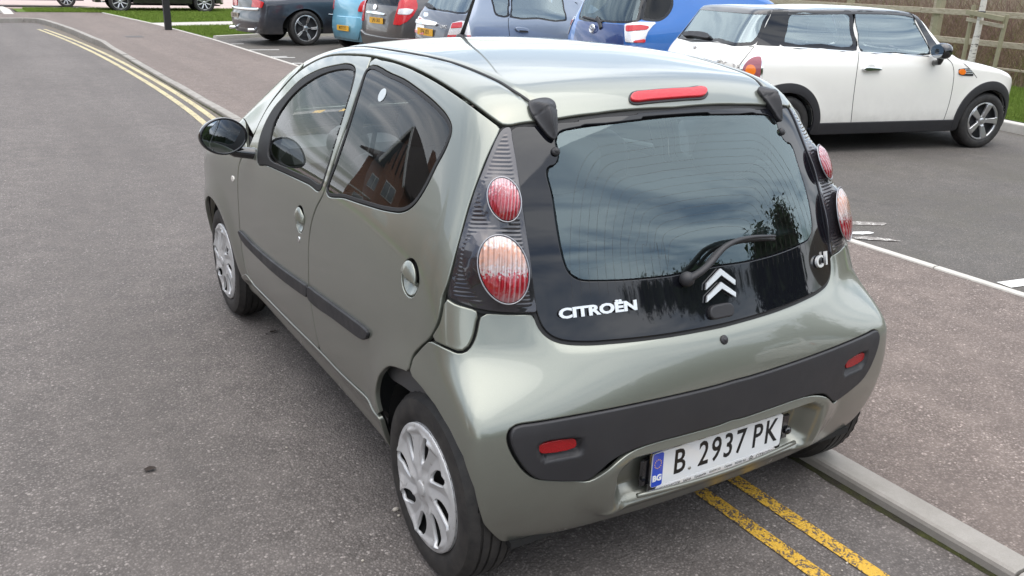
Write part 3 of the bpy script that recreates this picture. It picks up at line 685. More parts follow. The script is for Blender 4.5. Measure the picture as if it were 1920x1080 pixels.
meta(mesh('gutter_moss', V, [[n+i, i, i+1, n+i+1] for i in range(n-1)], M['moss'], smooth=False), 'dark green moss and grit along the foot of the kerb', 'moss', kind='stuff')
M['silt'] = principled('brown_gutter_silt', (.12, .10, .08), .95); t = NT(M['silt']); g = t.coord(); t.set(Base_Color=t.mix(t.noise(g, 12, 6, .75), (.075, .062, .048), (.20, .175, .145))); t.normal(t.bump(t.noise(g, 90, 4), .8, .004))
yy = np.linspace(7.5, 26.5, 160); cx = np.interp(yy, [7.5, 17, 18, 19.9, 21.9, 23.9, 25.9, 26.5], [KX, KX, .68, .56, .48, .36, .2, .13]); wd = .10*sstep(7.5, 14, yy)+.08+.03*np.sin(yy*3.3)+RNG.uniform(-.015, .015, 160); V = [(a-.004, y, .003) for a, y in zip(cx, yy)]+[(a-w, y, .002) for a, y, w in zip(cx, yy, wd)]
meta(mesh('gutter_silt', V, [[160+i, i, i+1, 161+i] for i in range(159)], M['silt'], smooth=False), 'brown silt lying along the far kerb beside the yellow lines', 'silt', kind='stuff')
M['grit'] = principled('pale_pebble', (.42, .38, .33), .8); mb = MB()
for k in range(60):
    x, y = RNG.uniform(-4, 2.9), RNG.uniform(-1.2, 7); r = RNG.uniform(.0025, .0055); zz0 = 0 if x < KX else PZ
    if KX-.03 < x < KX+.16: continue
    mb.ellipsoid((x, y, zz0+r*.4), (r, r*RNG.uniform(.6, 1), r*.6), 7, 5)
g0 = on_z(742, 957); mb.ellipsoid((g0[0], g0[1], .004), (.012, .009, .007), 10, 6); g0 = on_z(748, 968); mb.ellipsoid((g0[0], g0[1], .003), (.006, .005, .004), 8, 5)
meta(mb.obj('loose_grit', M['grit'], smooth=True), 'small pale stones scattered over the tarmac', 'stones', kind='stuff')
M['leafbit'] = principled('dark_dead_leaf', (.03, .022, .018), .9)
for (px_, py_), r in (((282, 882), .022), ((1190, 888), .02), ((512, 624), .016), ((965, 1018), .022), ((500, 628), .01)):
    g0 = on_z(px_, py_); V = [(g0[0]+r*(1+random.uniform(-.4, .4))*math.cos(a), g0[1]+.6*r*(1+random.uniform(-.4, .4))*math.sin(a), .005+random.uniform(0, .006)) for a in np.linspace(0, 2*math.pi, 9)[:-1]]
    V.append((g0[0], g0[1], .004)); o = mesh('dead_leaf', V, [[i, (i+1) % 8, 8] for i in range(8)], M['leafbit'], smooth=False)
    meta(o, {282: 'dark dead leaf alone on the open road at the left', 1190: 'dark scrap of leaf on the road behind the number plate', 512: 'dark dead leaf beside the sill of the green hatchback', 965: 'dark dead leaf behind the left rear tyre', 500: 'tiny dark leaf scrap next to the leaf by the sill'}[px_], 'leaf')
# ---- black post
M['black_post'] = principled('black_painted_timber', (.014, .014, .015), .55); mb = MB(); pb = on_z(316, 56, PZ); mb.box((pb[0], pb[1], .65), (.17, .17, 1.3), bev=.012); mb.box((pb[0], pb[1], 1.33), (.13, .13, .06), bev=.01); meta(mb.obj('bollard_post', M['black_post']), 'square black post standing where the footway meets the grass', 'post')
# ================================================================ the green hatchback
B = GREEN; L0 = math.pi*B.rad
car = empty('hatchback_car', (0, 0, 0), 0, 'sage green metallic five door hatchback parked half on the pavement, nearest the camera', 'car')
def SDF(poly): return lambda S, T: psdf(poly, S, T)
def OR(*f): return lambda S, T: np.minimum.reduce([g(S, T) for g in f])
def AND(*f): return lambda S, T: np.maximum.reduce([g(S, T) for g in f])
def NOT(f): return lambda S, T: -f(S, T)
def GROW(f, d): return lambda S, T: f(S, T)-d
def HALF(g): return g
def ZP(X, Y, s, x0, y0): return (x0+X/s, y0+Y/s)
def zz(L, s, x0, y0): return [ZP(a, b, s, x0, y0) for a, b in L]
A1 = (2.8235, 380, 60); A2 = (3.0, 360, 360); A3 = (2.16, 820, 140); A4 = (2.16, 1200, 140); A5 = (2.25, 900, 600); A8 = (2.841, 840, 220)
def bb(P, m=.03):
    P = np.asarray(P); return (P[:, 0].min()-m, P[:, 0].max()+m, P[:, 1].min()-m, P[:, 1].max()+m)
railpx = zz([(1582, 500), (1500, 440), (1350, 330), (1200, 235), (1050, 165), (902, 126), (780, 117), (680, 122), (600, 150), (500, 215), (420, 300), (350, 390), (300, 480), (265, 560)], *A1)
bgap = zz([(902, 126), (868, 200), (820, 310), (760, 490), (690, 690), (640, 850), (600, 930), (575, 1010)], *A1)+zz([(655, 300), (655, 420), (658, 540), (680, 700), (715, 870)], *A2)
R3 = lambda px: B.pts(px)
rail3 = R3(catmull(np.array(railpx), 4, False)); railR = B.ring_inv(rail3); railT = B.top_inv(rail3)
bgR = B.rpoly(bgap)
fgap = B.rpoly([(463, 285), (450, 302), (446, 330), (446, 361), (448, 400), (450, 433), (454, 473), (462, 507), (475, 532)])
sillp = B.rpoly([(475, 532), (540, 598), (600, 657), (640, 699), (690, 747)])
# straighten the sill line in the car's own frame
archc = (B.y0, .0)
def circ(yc, zc, R, n=64, ry=None): return np.array([(B.y0-yc-math.cos(a)*R, zc+math.sin(a)*(ry or R)) for a in np.linspace(0, 2*math.pi, n, endpoint=False)])
archpx = [(733, 831), (714, 784), (704, 745), (708, 712), (717, 697), (729, 689), (747, 693), (768, 703), (790, 728), (815, 761), (842, 806), (865, 854), (886, 915), (904, 983)]
archR = B.rpoly(archpx)
# closed arch opening polygon reaching below the car
arch = np.concatenate([catmull(archR, 6, False), [[archR[-1][0]+.01, .05], [archR[0][0]-.01, .05]]])
f_arch = SDF(arch)
farch = np.concatenate([circ(2.34, .285, .322)[:33][::-1]*1, ]); f_farch = SDF(np.array([(B.y0-2.34+.322*math.cos(a), .285+.322*math.sin(a)) for a in np.linspace(math.pi, 0, 30)]+[(B.y0-2.34+.34, .02), (B.y0-2.34-.34, .02)]))
# ---- doors
nB = 20
rail_front = railR[nB:]                        # from the B post forward
front_poly = np.concatenate([rail_front, catmull(fgap, 4, False), catmull(sillp[:3], 5, False), catmull(bgR, 5, False)[::-1]])
f_front = SDF(front_poly)
lampL = B.rpoly(zz([(335, 48), (300, 52), (272, 80), (200, 235), (120, 450), (60, 660), (20, 830), (4, 890), (0, 950), (30, 975), (80, 1000), (180, 1030), (300, 1045), (420, 1046), (476, 1040), (470, 960), (440, 720), (410, 520), (380, 300), (350, 120)], *A8))
lamp_poly = catmull(lampL, 5)
f_lamp = SDF(lamp_poly)
lamp_back = B.rpoly([(938, 246), (912, 300), (882, 380), (860, 460), (841, 530), (831, 556), (827, 580), (820, 607), (805, 636), (790, 650), (773, 670), (765, 703)])
rear_poly = np.concatenate([catmull(bgR, 5, False), catmull(sillp[2:], 5, False), [archR[1]+[0, -.0]], archR[2:7], [archR[7]], catmull(lamp_back[::-1], 5, False), railR[:nB+1]])
f_rear = AND(SDF(rear_poly), NOT(f_arch))
# windows
wF = catmull(B.rpoly(zz([(290, 690), (292, 612), (318, 512), (365, 420), (435, 338), (512, 260), (606, 206), (700, 180), (770, 172), (803, 195), (803, 235), (785, 310), (755, 410), (700, 590), (655, 740), (622, 835), (560, 803), (450, 752), (340, 704)], *A1)), 5)
gF = catmull(B.rpoly(zz([(345, 655), (352, 580), (378, 480), (430, 390), (500, 310), (600, 240), (680, 208), (745, 198), (790, 205), (797, 230), (775, 325), (745, 425), (695, 590), (650, 735), (628, 800), (560, 770), (450, 722)], *A1)), 5)
wR = catmull(B.rpoly(zz([(872, 192), (1000, 226), (1120, 292), (1230, 380), (1298, 460), (1316, 520), (1290, 605), (1235, 710), (1175, 830), (1120, 910), (1065, 946), (980, 943), (850, 908), (750, 875), (655, 846), (700, 700), (768, 500), (826, 310)], *A1)), 5)
f_wF, f_gF, f_wR = SDF(wF), SDF(gF), SDF(wR)
# ---- glass hatch
def sym_half(px, top_first=True):
    q = B.rpoly(px); m = q[::-1].copy(); m[:, 0] = L0-m[:, 0]; return q, m
topL = B.rpoly([(957, 239), (1005, 231), (1050, 225), (1120, 215), (1200, 206)])
zt = float(topL[-1, 1])
botpx = [(957, 239), (969, 330), (984, 440), (1003, 582), (1008, 600), (1017, 618), (1032, 632), (1055, 641), (1100, 644), (1150, 641), (1250, 630), (1330, 616)]
bL = B.rpoly(botpx); tl = topL
half = np.concatenate([[[L0/2, zt+.002]], tl[::-1], bL[1:], [[L0/2, bL[-1][1]-.001]]])
half = half[half[:, 0] <= L0/2+1e-6]
mir = half[::-1].copy(); mir[:, 0] = L0-mir[:, 0]
hatch = np.concatenate([half, mir[1:-1]]); 
i0 = len(tl)+0
def soft(poly, n=4): return catmull(poly, n)
hatch = soft(hatch); f_hatch = SDF(hatch)
clL = B.rpoly(zz([(1000, 172), (700, 200), (540, 222), (497, 236), (484, 258), (496, 320), (486, 366), (450, 380), (470, 480), (495, 640), (515, 740), (540, 800), (580, 826), (650, 830), (830, 822), (1000, 800)], *A3))
clL = np.concatenate([[[L0/2, clL[0, 1]+.003]], clL[clL[:, 0] < L0/2-.01], [[L0/2, clL[-3:, 1].mean()]]]); cm = clL[::-1].copy(); cm[:, 0] = L0-cm[:, 0]
f_clear = SDF(catmull(np.concatenate([clL, cm[1:-1]]), 4))
# ---- rear body and strip
quart = B.rpoly([(831, 556), (855, 568), (900, 583), (896, 604), (892, 625), (886, 642), (875, 657), (860, 661), (840, 654), (820, 645), (805, 636), (820, 607), (827, 580)])
f_quart = SDF(catmull(quart, 3))
stL = B.rpoly(zz([(1000, 277), (700, 346), (400, 405), (230, 434), (165, 443), (135, 456), (121, 485), (123, 520), (138, 560), (165, 605), (195, 642), (240, 670), (330, 679), (400, 679), (448, 675), (475, 660), (520, 622), (560, 588), (610, 560), (700, 526), (900, 471), (1010, 440)], *A5))
print('strip centre s', L0/2, stL[0], stL[-1])
stL = stL[stL[:, 0] < L0/2-.005]; stH = np.concatenate([[[L0/2, stL[0, 1]+.001]], stL, [[L0/2, stL[-1, 1]+.003]]]); sm = stH[::-1].copy(); sm[:, 0] = L0-sm[:, 0]
strip = np.concatenate([stH, sm[1:-1]]); f_strip = SDF(catmull(strip, 3))
bott = .212
low = B.rpoly([(904, 983), (918, 1001)])
bumpL = np.concatenate([[[L0/2, 1.0]], [[lampL[15][0]-.0, 1.0]], B.rpoly([(1003, 586), (900, 586)]), quart[3:11], lamp_back[8:], archR[7:], [[archR[-1][0]+.03, .24], [archR[-1][0]+.08, bott+.005], [L0/2, bott]]])
bm_ = bumpL[::-1].copy(); bm_[:, 0] = L0-bm_[:, 0]
f_bump = AND(SDF(np.concatenate([bumpL, bm_[1:-1]])), NOT(f_hatch), NOT(f_lamp), NOT(lambda S, T: f_lamp(L0-S, T)), NOT(f_quart), NOT(lambda S, T: f_quart(L0-S, T)))
xs_ = lambda S: (S-L0/2)                    # arc length across the tail, about metres
# plate bay and its two pockets
PC = np.array([.007, -.352, .3665])
def rr_sdf(x, y, hx, hy, r):
    qx = np.abs(x)-hx+r; qy = np.abs(y)-hy+r
    return np.hypot(np.maximum(qx, 0), np.maximum(qy, 0))+np.minimum(np.maximum(qx, qy), 0)-r
def bump_disp(S, T):
    x = xs_(S); wide = .31-.00
    d = rr_sdf(x*.95, T-.366, .318, .078, .04)
    h = -.066*(1-sstep(-.02, .014, d))
    h = h+.010*np.exp(-((d-.035)/.022)**2)*np.exp(-((np.abs(x)-.36)/.05)**2)
    h = h+.012*(1-sstep(-.03, .02, rr_sdf(x, T-.37, .43, .10, .09)))        # the swelling the plate sits in
    g = f_hatch(S, T); h = h-.012*np.exp(-np.maximum(g, 0)/.016)
    h = h+.006*(1-sstep(-.01, .004, rr_sdf(x, T-.285, .38, .012, .01)))
    return h
G = M['green']
zb = (-.15, L0+.15)
def both(name, f, bbox, mat=None, **k):
    a = panel(name, B, 'ring', f, mat or G, car, bbox=bbox, **k); b = panel(name, B, 'ring', f, mat or G, car, bbox=bbox, mirror=True, **k); return a, b
hF = B.rpoly([(562, 411)])[0]; hR = B.rpoly([(768, 521)])[0]
def disc(c, rx, ry): return lambda S, T: (np.hypot((S-c[0])/rx, (T-c[1])/ry)-1)*min(rx, ry)
f_hF = disc(hF, .047, .047); f_hR = disc(hR, .041, .047)
def handle_disp(c):
    def D(S, T):
        u = (S-c[0])/.043; v = (T-c[1])/.047; r2 = np.minimum(u*u+v*v, 1)
        up = sstep(-.06, .04, v+.22*u-.02); return up*.019*np.sqrt(1-r2+1e-6)-(1-up)*.020*(1-r2)
    return D
doorsF = both('front_door', AND(f_front, NOT(f_wF), NOT(f_hF)), bb(front_poly), rim=.004)
doorsR = both('rear_door', AND(f_rear, NOT(GROW(f_wR, .0)), NOT(f_hR)), bb(rear_poly), rim=.004, h=.012)
stF = B.rpoly(zz([(266, 213), (345, 288), (450, 378), (560, 460), (640, 515), (656, 528), (655, 588), (640, 582), (600, 555), (500, 480), (380, 370), (285, 265)], *A2))
stR = B.rpoly(zz([(661, 532), (700, 556), (800, 628), (900, 700), (980, 762), (1000, 785), (1000, 810), (980, 829), (955, 822), (900, 783), (800, 708), (700, 638), (662, 592)], *A2))
for di, (dF, dR) in enumerate(zip(doorsF, doorsR)):
    mr = di == 1
    panel('handle', B, 'ring', GROW(f_hF, -.001), G, dF, h=.004, rim=.002, depth=.01, disp=handle_disp(hF), mirror=mr, bbox=(hF[0]-.06, hF[0]+.06, hF[1]-.06, hF[1]+.06), gap=0)
    panel('handle', B, 'ring', GROW(f_hR, -.001), G, dR, h=.004, rim=.002, depth=.01, disp=handle_disp(hR), mirror=mr, bbox=(hR[0]-.06, hR[0]+.06, hR[1]-.06, hR[1]+.06), gap=0)
    kp = B.rpoly([(561, 449)])[0]
    panel('keyhole', B, 'ring', disc(kp, .009, .012), M['chrome'], dF, h=.003, rim=.002, depth=.004, off=.003, mirror=mr, bbox=(kp[0]-.02, kp[0]+.02, kp[1]-.02, kp[1]+.02), gap=0)
    panel('trim_strip', B, 'ring', SDF(catmull(stF, 3)), M['black_plastic'], dF, h=.008, rim=.005, depth=.012, off=.011, mirror=mr, bbox=bb(stF), gap=0)
    panel('trim_strip', B, 'ring', SDF(catmull(stR, 3)), M['black_plastic'], dR, h=.008, rim=.005, depth=.012, off=.011, mirror=mr, bbox=bb(stR), gap=0)
    panel('window_seal', B, 'ring', AND(GROW(f_wF, .001), NOT(f_gF)), M['rubber'], dF, h=.004, rim=.003, depth=.012, off=.0005, mirror=mr, bbox=bb(wF), gap=0)
    panel('window', B, 'ring', GROW(f_gF, .004), M['glass'], dF, h=.012, rim=0, depth=.004, off=-.005, mirror=mr, bbox=bb(gF), gap=0)
    panel('window_seal', B, 'ring', AND(GROW(f_wR, .001), NOT(GROW(f_wR, -.010))), M['rubber'], dR, h=.0032, rim=.0015, depth=.012, off=.001, mirror=mr, bbox=bb(wR), gap=0)
    panel('window', B, 'ring', GROW(f_wR, -.007), M['glass_dark'], dR, h=.012, rim=0, depth=.004, off=-.002, mirror=mr, bbox=bb(wR), gap=0)
# fender, sill, quarter, tail
ff = lambda S, T: np.maximum.reduce([psdf(np.array(list(catmull(fgap, 4, False))+[(-1.9, .20), (-2.46, .20), (-2.46, .97), (-1.66, 1.05), (-1.45, 1.03)]), S, T), -f_farch(S, T)])
both('front_wing', ff, (-2.48, -.9, .2, 1.08), h=.016)
ind = B.rpoly([(437, 335)])[0]
both('side_repeater', disc(ind, .024, .013), (ind[0]-.04, ind[0]+.04, ind[1]-.03, ind[1]+.03), mat=principled('clear_repeater', (.75, .72, .66), .15, coat=1), h=.004, rim=.002, off=.004, gap=0)
sl = catmull(sillp, 5, False); sill_poly = np.concatenate([[fgap[-2]+[-.02, -.02]], sl, [archR[1]], [[archR[1][0]+.005, bott], [-1.52, bott], [-1.47, .3]]])
def sill_disp(S, T):
    return -.016*sstep(0, .06, psdf(sill_poly, S, T)*-1)*sstep(.0, .05, T-.2)+.004
both('sill', AND(SDF(sill_poly), NOT(f_arch), NOT(f_farch)), bb(sill_poly), disp=sill_disp, rim=.004)
both('quarter_panel', f_quart, bb(quart), rim=.006, h=.01)
bumper = panel('rear_bumper', B, 'ring', AND(f_bump, NOT(GROW(f_strip, .0))), G, car, h=.0105, rim=.004, disp=bump_disp, bbox=(.2, L0-.2, .20, 1.0), gap=.0015)
refL = B.rpoly(zz([(262, 527), (395, 503), (408, 508), (412, 530), (404, 543), (270, 568), (252, 560), (247, 540)], *A5)); recL = B.rpoly(zz([(250, 520), (410, 496), (428, 500), (438, 520), (438, 548), (425, 565), (290, 598), (262, 592), (248, 570)], *A5))
rec = catmull(recL, 3); recm = rec.copy(); recm[:, 0] = L0-recm[:, 0]
def strip_disp(S, T):
    d = np.minimum(psdf(rec, S, T), psdf(recm, S, T)); return -.022*(1-sstep(-.012, .002, d))+.003*np.exp(-np.maximum(-f_strip(S, T), 0)/.03)
trim = panel('bumper_strip', B, 'ring', f_strip, M['black_plastic'], bumper, h=.008, rim=.006, depth=.014, off=.004, disp=strip_disp, bbox=bb(strip), gap=.001)
M['reflector'] = principled('red_reflector', (.27, .004, .007), .25, coat=.25); t = NT(M['reflector']); t.normal(t.bump(t.voro(t.coord(), 260, 'Distance'), .4, .002))
for mr in (False, True): panel('reflector', B, 'ring', SDF(catmull(refL, 3)), M['reflector'], bumper, h=.006, rim=.002, depth=.012, off=-.004, mirror=mr, bbox=bb(refL), gap=0)
# ---- roof
hdr = topL.copy(); hdr3 = B.pts([(957, 239), (1005, 231), (1050, 225), (1120, 215), (1200, 206)]); hdrT = B.top_inv(hdr3)
rT = railT.copy(); rT = rT[rT[:, 1] < 1.50]
roofL = np.concatenate([[[0, hdrT[-1, 1]-.004]], hdrT[::-1], rT, [[rT[-1][0]+.02, 1.52], [-.35, 1.60], [0, 1.63]]])
rm = roofL[::-1].copy(); rm[:, 0] *= -1; roof_poly = np.concatenate([roofL, rm[1:-1]])
f_roof = SDF(roof_poly)
ditchT = B.tpoly([(794, 102), (858, 118), (933, 149), (965, 169), (995, 190)])
ditch = catmull(np.concatenate([[[ditchT[0][0]-.012, 1.35], [ditchT[0][0]-.006, .95]], ditchT[1:] if ditchT[0][1] > .9 else ditchT]), 6, False)
def roof_disp(S, T):
    x = -np.abs(S); X = np.interp(T, ditch[::-1, 1], ditch[::-1, 0]); return -.007*np.exp(-((x-X)/.010)**2)
roof = panel('roof', B, 'top', f_roof, G, car, h=.011, rim=.005, disp=roof_disp, bbox=(-.75, .75, -.2, 1.7))
for mr in (False, True): ribbon('roof_moulding', B, 'top', ditch, .009, M['rubber'], roof, off=-.006, height=.005, mirror=mr)
# windscreen and bonnet, seen only as light through the cabin and as an edge
wsL = np.array([(0, 1.64), (-.36, 1.61), (-.505, 1.55), (-.56, 1.75), (-.62, 2.1), (-.62, 2.28), (-.3, 2.36), (0, 2.38)]); wsm = wsL[::-1].copy(); wsm[:, 0] *= -1; wsP = np.concatenate([wsL, wsm[1:-1]])
panel('windscreen', B, 'top', SDF(wsP), M['glass'], car, h=.03, rim=0, depth=.004, off=-.003, bbox=bb(wsP), gap=0)
apl = railT.copy(); apl = apl[apl[:, 1] > 1.48]
ap = np.concatenate([[[-.35, 1.605]], [apl[0]+[.0, 0]], apl, [[apl[-1][0]-.0, apl[-1][1]], [-.72, 2.05], [-.74, 2.38], [-.3, 2.40], [-.3, 2.37], [-.61, 2.285], [-.612, 2.1], [-.552, 1.75], [-.5, 1.56]]])
for mr in (False, True): panel('windscreen_pillar', B, 'top', SDF(ap), G, car, h=.015, rim=.003, mirror=mr, bbox=bb(ap))
bnP = np.array([(-.3, 2.39), (-.74, 2.36), (-.78, 2.5), (-.74, 2.8), (-.5, 3.0), (.5, 3.0), (.74, 2.8), (.78, 2.5), (.74, 2.36), (.3, 2.39)])
panel('bonnet', B, 'top', SDF(bnP), G, car, h=.03, rim=.005, bbox=bb(bnP))
# ---- hatch glass
hat = panel('glass_tailgate', B, 'ring', AND(f_hatch, NOT(f_clear)), M['frit'], car, h=.011, rim=.004, depth=.006, off=-.004, bbox=(.25, L0-.25, .68, 1.42), gap=.003)
panel('rear_window', B, 'ring', f_clear, M['glass_rear'], hat, h=.016, rim=0, depth=.004, off=-.004, bbox=(.25, L0-.25, .74, 1.42), gap=0)
panel('tailgate_seal', B, 'ring', AND(GROW(f_hatch, .004), NOT(GROW(f_hatch, -.006))), M['rubber'], hat, h=.007, rim=0, depth=.01, off=-.009, bbox=(.2, L0-.2, .66, 1.45), gap=0)
def on_ring(s, t, off=0.0): return surf(B, 'ring', np.array([s], float), np.array([t], float), off)[0]
def tangent(px, xdir_px=None, off=0.0):
    """frame on the skin under a pixel: origin, x along the skin, y up, z out"""
    s, t = B.rpoly([px])[0]; P, = base_eval(B, 'ring', np.array([s]), np.array([t])),; Ts, Tt, n = frame(B, 'ring', np.array([s]), np.array([t])); n = n[0]
    x = Ts[0] if xdir_px is None else B.pts([xdir_px[1]])[0]-B.pts([xdir_px[0]])[0]
    x = x-n*(x@n); x /= np.linalg.norm(x); y = np.cross(n, x); return P[0]+n*off, x, y, n
# heater lines
hl = MB()
def line_on(pts, w, off): 
    q = catmull(np.array(pts), 8, False); P = base_eval(B, 'ring', q[:, 0], q[:, 1]); _, _, n = frame(B, 'ring', q[:, 0], q[:, 1]); P = P+n*off
    hl.tube(P, w, 4)
mid = L0/2
for k in range(13):
    a = .47-.024*k; tp = 1.245-.020*k
    line_on([(mid-a+.01, .885), (mid-a, 1.0), (mid-a*.96, tp-.07), (mid-a*.86, tp-.01), (mid-a*.5, tp+.008), (mid, tp+.012), (mid+a*.5, tp+.008), (mid+a*.86, tp-.01), (mid+a*.96, tp-.07), (mid+a, 1.0), (mid+a-.01, .885)], .0003, -.0039)
hl.obj('heater_wire', principled('brown_wire', (.05, .045, .04), .6), hat, smooth=True)
# emblems and lettering
def px_prism(name, polys, mat, parent, off, hgt, n=1):
    mb = MB()
    for pl in polys:
        q = B.rpoly(pl); P = base_eval(B, 'ring', q[:, 0], q[:, 1]); _, _, nn = frame(B, 'ring', q[:, 0], q[:, 1]); nn = nn.mean(0); a = P+nn*off; b = P+nn*(off+hgt); k = len(a)
        c0 = a.mean(0)+0; inner = b.mean(0)+(b-b.mean(0))*1.0
        mb.add(list(a)+list(inner), [list(range(k))[::-1], list(range(k, 2*k))]+[[i, (i+1) % k, k+(i+1) % k, k+i] for i in range(k)])
    return mb.obj(name, mat, parent, angle=.5)
M['badge'] = principled('satin_chrome_badge', (.86, .87, .88), .28, .7)
px_prism('chevron_emblem', [zz(p, *A4) for p in ([(262, 872), (264, 846), (320, 785), (381, 832), (380, 852), (324, 812)], [(265, 923), (268, 897), (323, 840), (383, 882), (383, 901), (327, 866)])], M['badge'], hat, .0, .006)
o, x, y, n = tangent((1122, 581), ((1052, 590), (1193, 573)), .001)
ln = np.linalg.norm(B.pts([(1195, 573)])[0]-B.pts([(1050, 588)])[0]); print('badge length', ln)
tm = text_mesh('lettering', 'CITROËN', .036, .0025, M['badge'], hat, mtx(o, x, y, n), bold=.0016, spacing=1.0)
w_ = max((Vector(v.co)-Vector(o)).dot(Vector(x)) for v in tm.data.vertices)*2; sc = ln/w_
tm.data.transform(Matrix(mtx(o, x, y, n))@Matrix.Diagonal((sc, 1, 1, 1))@Matrix(mtx(o, x, y, n)).inverted())
o, x, y, n = tangent((1540, 490), ((1520, 497), (1557, 484)), .003)
text_mesh('lettering', 'C', .052, .004, M['badge'], hat, mtx(o-x*.024, x, y, n), bold=.001, sx=1.25, shear=.15); text_mesh('lettering', '1', .056, .004, M['badge'], hat, mtx(o+x*.02+y*.004, x, y, n), bold=.002, sx=1.1, shear=.25)
# hinge pods, knobs, lock, handle nub
pod = B.rpoly(zz([(1722, 380), (1765, 362), (1828, 358), (1862, 382), (1874, 440), (1876, 510), (1872, 560), (1860, 580), (1835, 572), (1795, 530), (1750, 470), (1724, 425)], *A1))
podc = pod.mean(0)
def pod_disp(S, T): d = psdf(pod, S, T); return .028*sstep(0, .035, -d)-.004*np.exp(-((T-(podc[1]+.012+(S-podc[0])*.25))/.0016)**2)
for mr in (False, True): panel('hinge_cover', B, 'ring', SDF(catmull(pod, 4)), M['black_plastic'], hat, h=.004, rim=.004, depth=.02, off=.012, disp=pod_disp, mirror=mr, bbox=bb(pod), gap=0)
for px_, rr_, hh in (((1042, 284), .0125, .008), ((1358, 637), .014, .006)):
    o, x, y, n = tangent(px_); mb = MB(); R_ = np.stack([x, y, n], 1); mb.ellipsoid(o, (rr_, rr_, hh), 20, 8, R=R_); mb.ellipsoid(o+n*hh*.8, (rr_*.5, rr_*.5, hh*.5), 14, 6, R=R_)
    mb.obj('knob' if rr_ < .013 else 'tailgate_lock', M['black_plastic'], hat if rr_ < .013 else bumper, smooth=True)
    if rr_ < .013:
        mb = MB(); o2 = o.copy(); nn = n.copy(); o2[0] *= -1; nn[0] *= -1; x2 = np.cross([0, 0, 1], nn); x2 /= np.linalg.norm(x2); mb.ellipsoid(o2, (rr_, rr_, hh), 20, 8, R=np.stack([x2, np.cross(nn, x2), nn], 1)); mb.obj('knob', M['black_plastic'], hat, smooth=True)
hn = B.rpoly(zz([(277, 960), (283, 940), (320, 928), (362, 925), (374, 945), (372, 975), (340, 985), (285, 990)], *A4))
panel('tailgate_handle', B, 'ring', SDF(catmull(hn, 4)), M['black_plastic'], hat, h=.005, rim=.006, depth=.014, off=.010, bbox=bb(hn), gap=0)
# wiper
piv = tangent((1283, 524)); wp = zz([(180, 830), (215, 800), (250, 765), (300, 708), (350, 680), (400, 667), (455, 661), (512, 659)], *A4)
wP = np.array([tangent(p, off=.030+.008*math.sin(i/7*math.pi))[0] for i, p in enumerate(wp)]); wP[0] = piv[0]+piv[3]*.02
mb = MB(); mb.tube(catmull(wP, 4, False), np.concatenate([np.linspace(.014, .011, 12), np.linspace(.011, .006, 17)]), 8, flat=.7); mb.ellipsoid(piv[0]+piv[3]*.012, (.022, .022, .022), 18, 8, R=np.stack(piv[1:], 1))
wi = mb.obj('rear_wiper', M['black_plastic'], hat, smooth=True)
bl = np.array([tangent(p, off=.012)[0] for p in zz([(255, 770), (300, 718), (350, 690), (400, 677), (455, 670), (530, 668)], *A4)]); mb = MB(); mb.tube(catmull(bl, 4, False), .006, 6); mb.obj('wiper_blade', M['rubber'], wi, smooth=True)
# third brake lamp
M['brake'] = principled('bright_red_lens', (.50, .010, .018), .2, coat=.4); t = NT(M['brake']); t.normal(t.bump(t.voro(t.coord(), 200, 'Distance'), .3, .002))
brp = B.rpoly([(1181, 183), (1186, 176), (1215, 172), (1250, 169), (1290, 167), (1317, 166), (1324, 172), (1323, 179), (1316, 184), (1290, 186), (1250, 189), (1215, 192), (1187, 194), (1181, 190)]); 
cx_ = brp[:, 0].mean(); brp[:, 0] += (L0/2-cx_)*.0
panel('brake_lamp', B, 'ring', SDF(catmull(brp, 3)), M['brake'], roof, h=.004, rim=.004, depth=.012, off=.012, bbox=bb(brp), gap=0)
panel('brake_lamp_rim', B, 'ring', GROW(SDF(catmull(brp, 3)), .004), M['black_plastic'], roof, h=.006, rim=.002, depth=.008, off=.004, bbox=bb(brp), gap=0)
# ---- tail lamps
M['lamp_body'] = principled('smoked_lamp_housing', (.030, .029, .035), .16, .35, coat=1, coat_rough=.02)
t = NT(M['lamp_body']); t.set(Base_Color=t.mix(t.noise(t.coord(), 6, 2), (.022, .021, .026), (.05, .048, .056)))
def lens_mat(name, kind):
    m = principled(name, (.8, .8, .8), .12, .35, coat=1); t = NT(m); uv = t.node('ShaderNodeUVMap').outputs[0]; sp = t.node('ShaderNodeSeparateXYZ', {0: uv}); u, v = sp.outputs['X'], sp.outputs['Y']
    facets = t.voro(t.node('ShaderNodeVectorMath', {0: uv, 1: (26, 26, 1)}, operation='MULTIPLY').outputs[0], 1.0)
    nb = t.node('ShaderNodeSeparateXYZ', {0: facets}).outputs['X']
    if kind == 'up': c = t.ramp(t.math('ADD', v, t.math('MULTIPLY', nb, .35)), [(.3, (.30, .004, .012)), (.62, (.34, .015, .03)), (.85, (.36, .09, .11)), (1.1, (.5, .30, .32))])
    else: c = t.ramp(t.math('ADD', v, t.math('MULTIPLY', nb, .16)), [(.10, (.34, .14, .15)), (.26, (.32, .006, .015)), (.48, (.36, .012, .025)), (.54, (.48, .42, .42)), (.68, (.46, .28, .23)), (.86, (.52, .24, .15)), (1.0, (.5, .44, .43))])
    fl = t.math('SINE', t.math('ADD', t.math('MULTIPLY', u, 62), t.math('MULTIPLY', t.math('MULTIPLY', v, v), 5.0))); st = t.math('GREATER_THAN', fl, .55)
    c = t.mix(t.math('MULTIPLY', t.math('MULTIPLY', st, .3), t.ramp(u, [(.3, .1), (.7, 1.0)])), c, (.62, .58, .60)); t.set(Base_Color=c)
    t.normal(t.bump(t.math('ADD', fl, t.math('MULTIPLY', nb, 1.2)), .8, .0015)); return m
M['dull_ring'] = principled('grey_lens_ring', (.34, .34, .36), .3, .8)
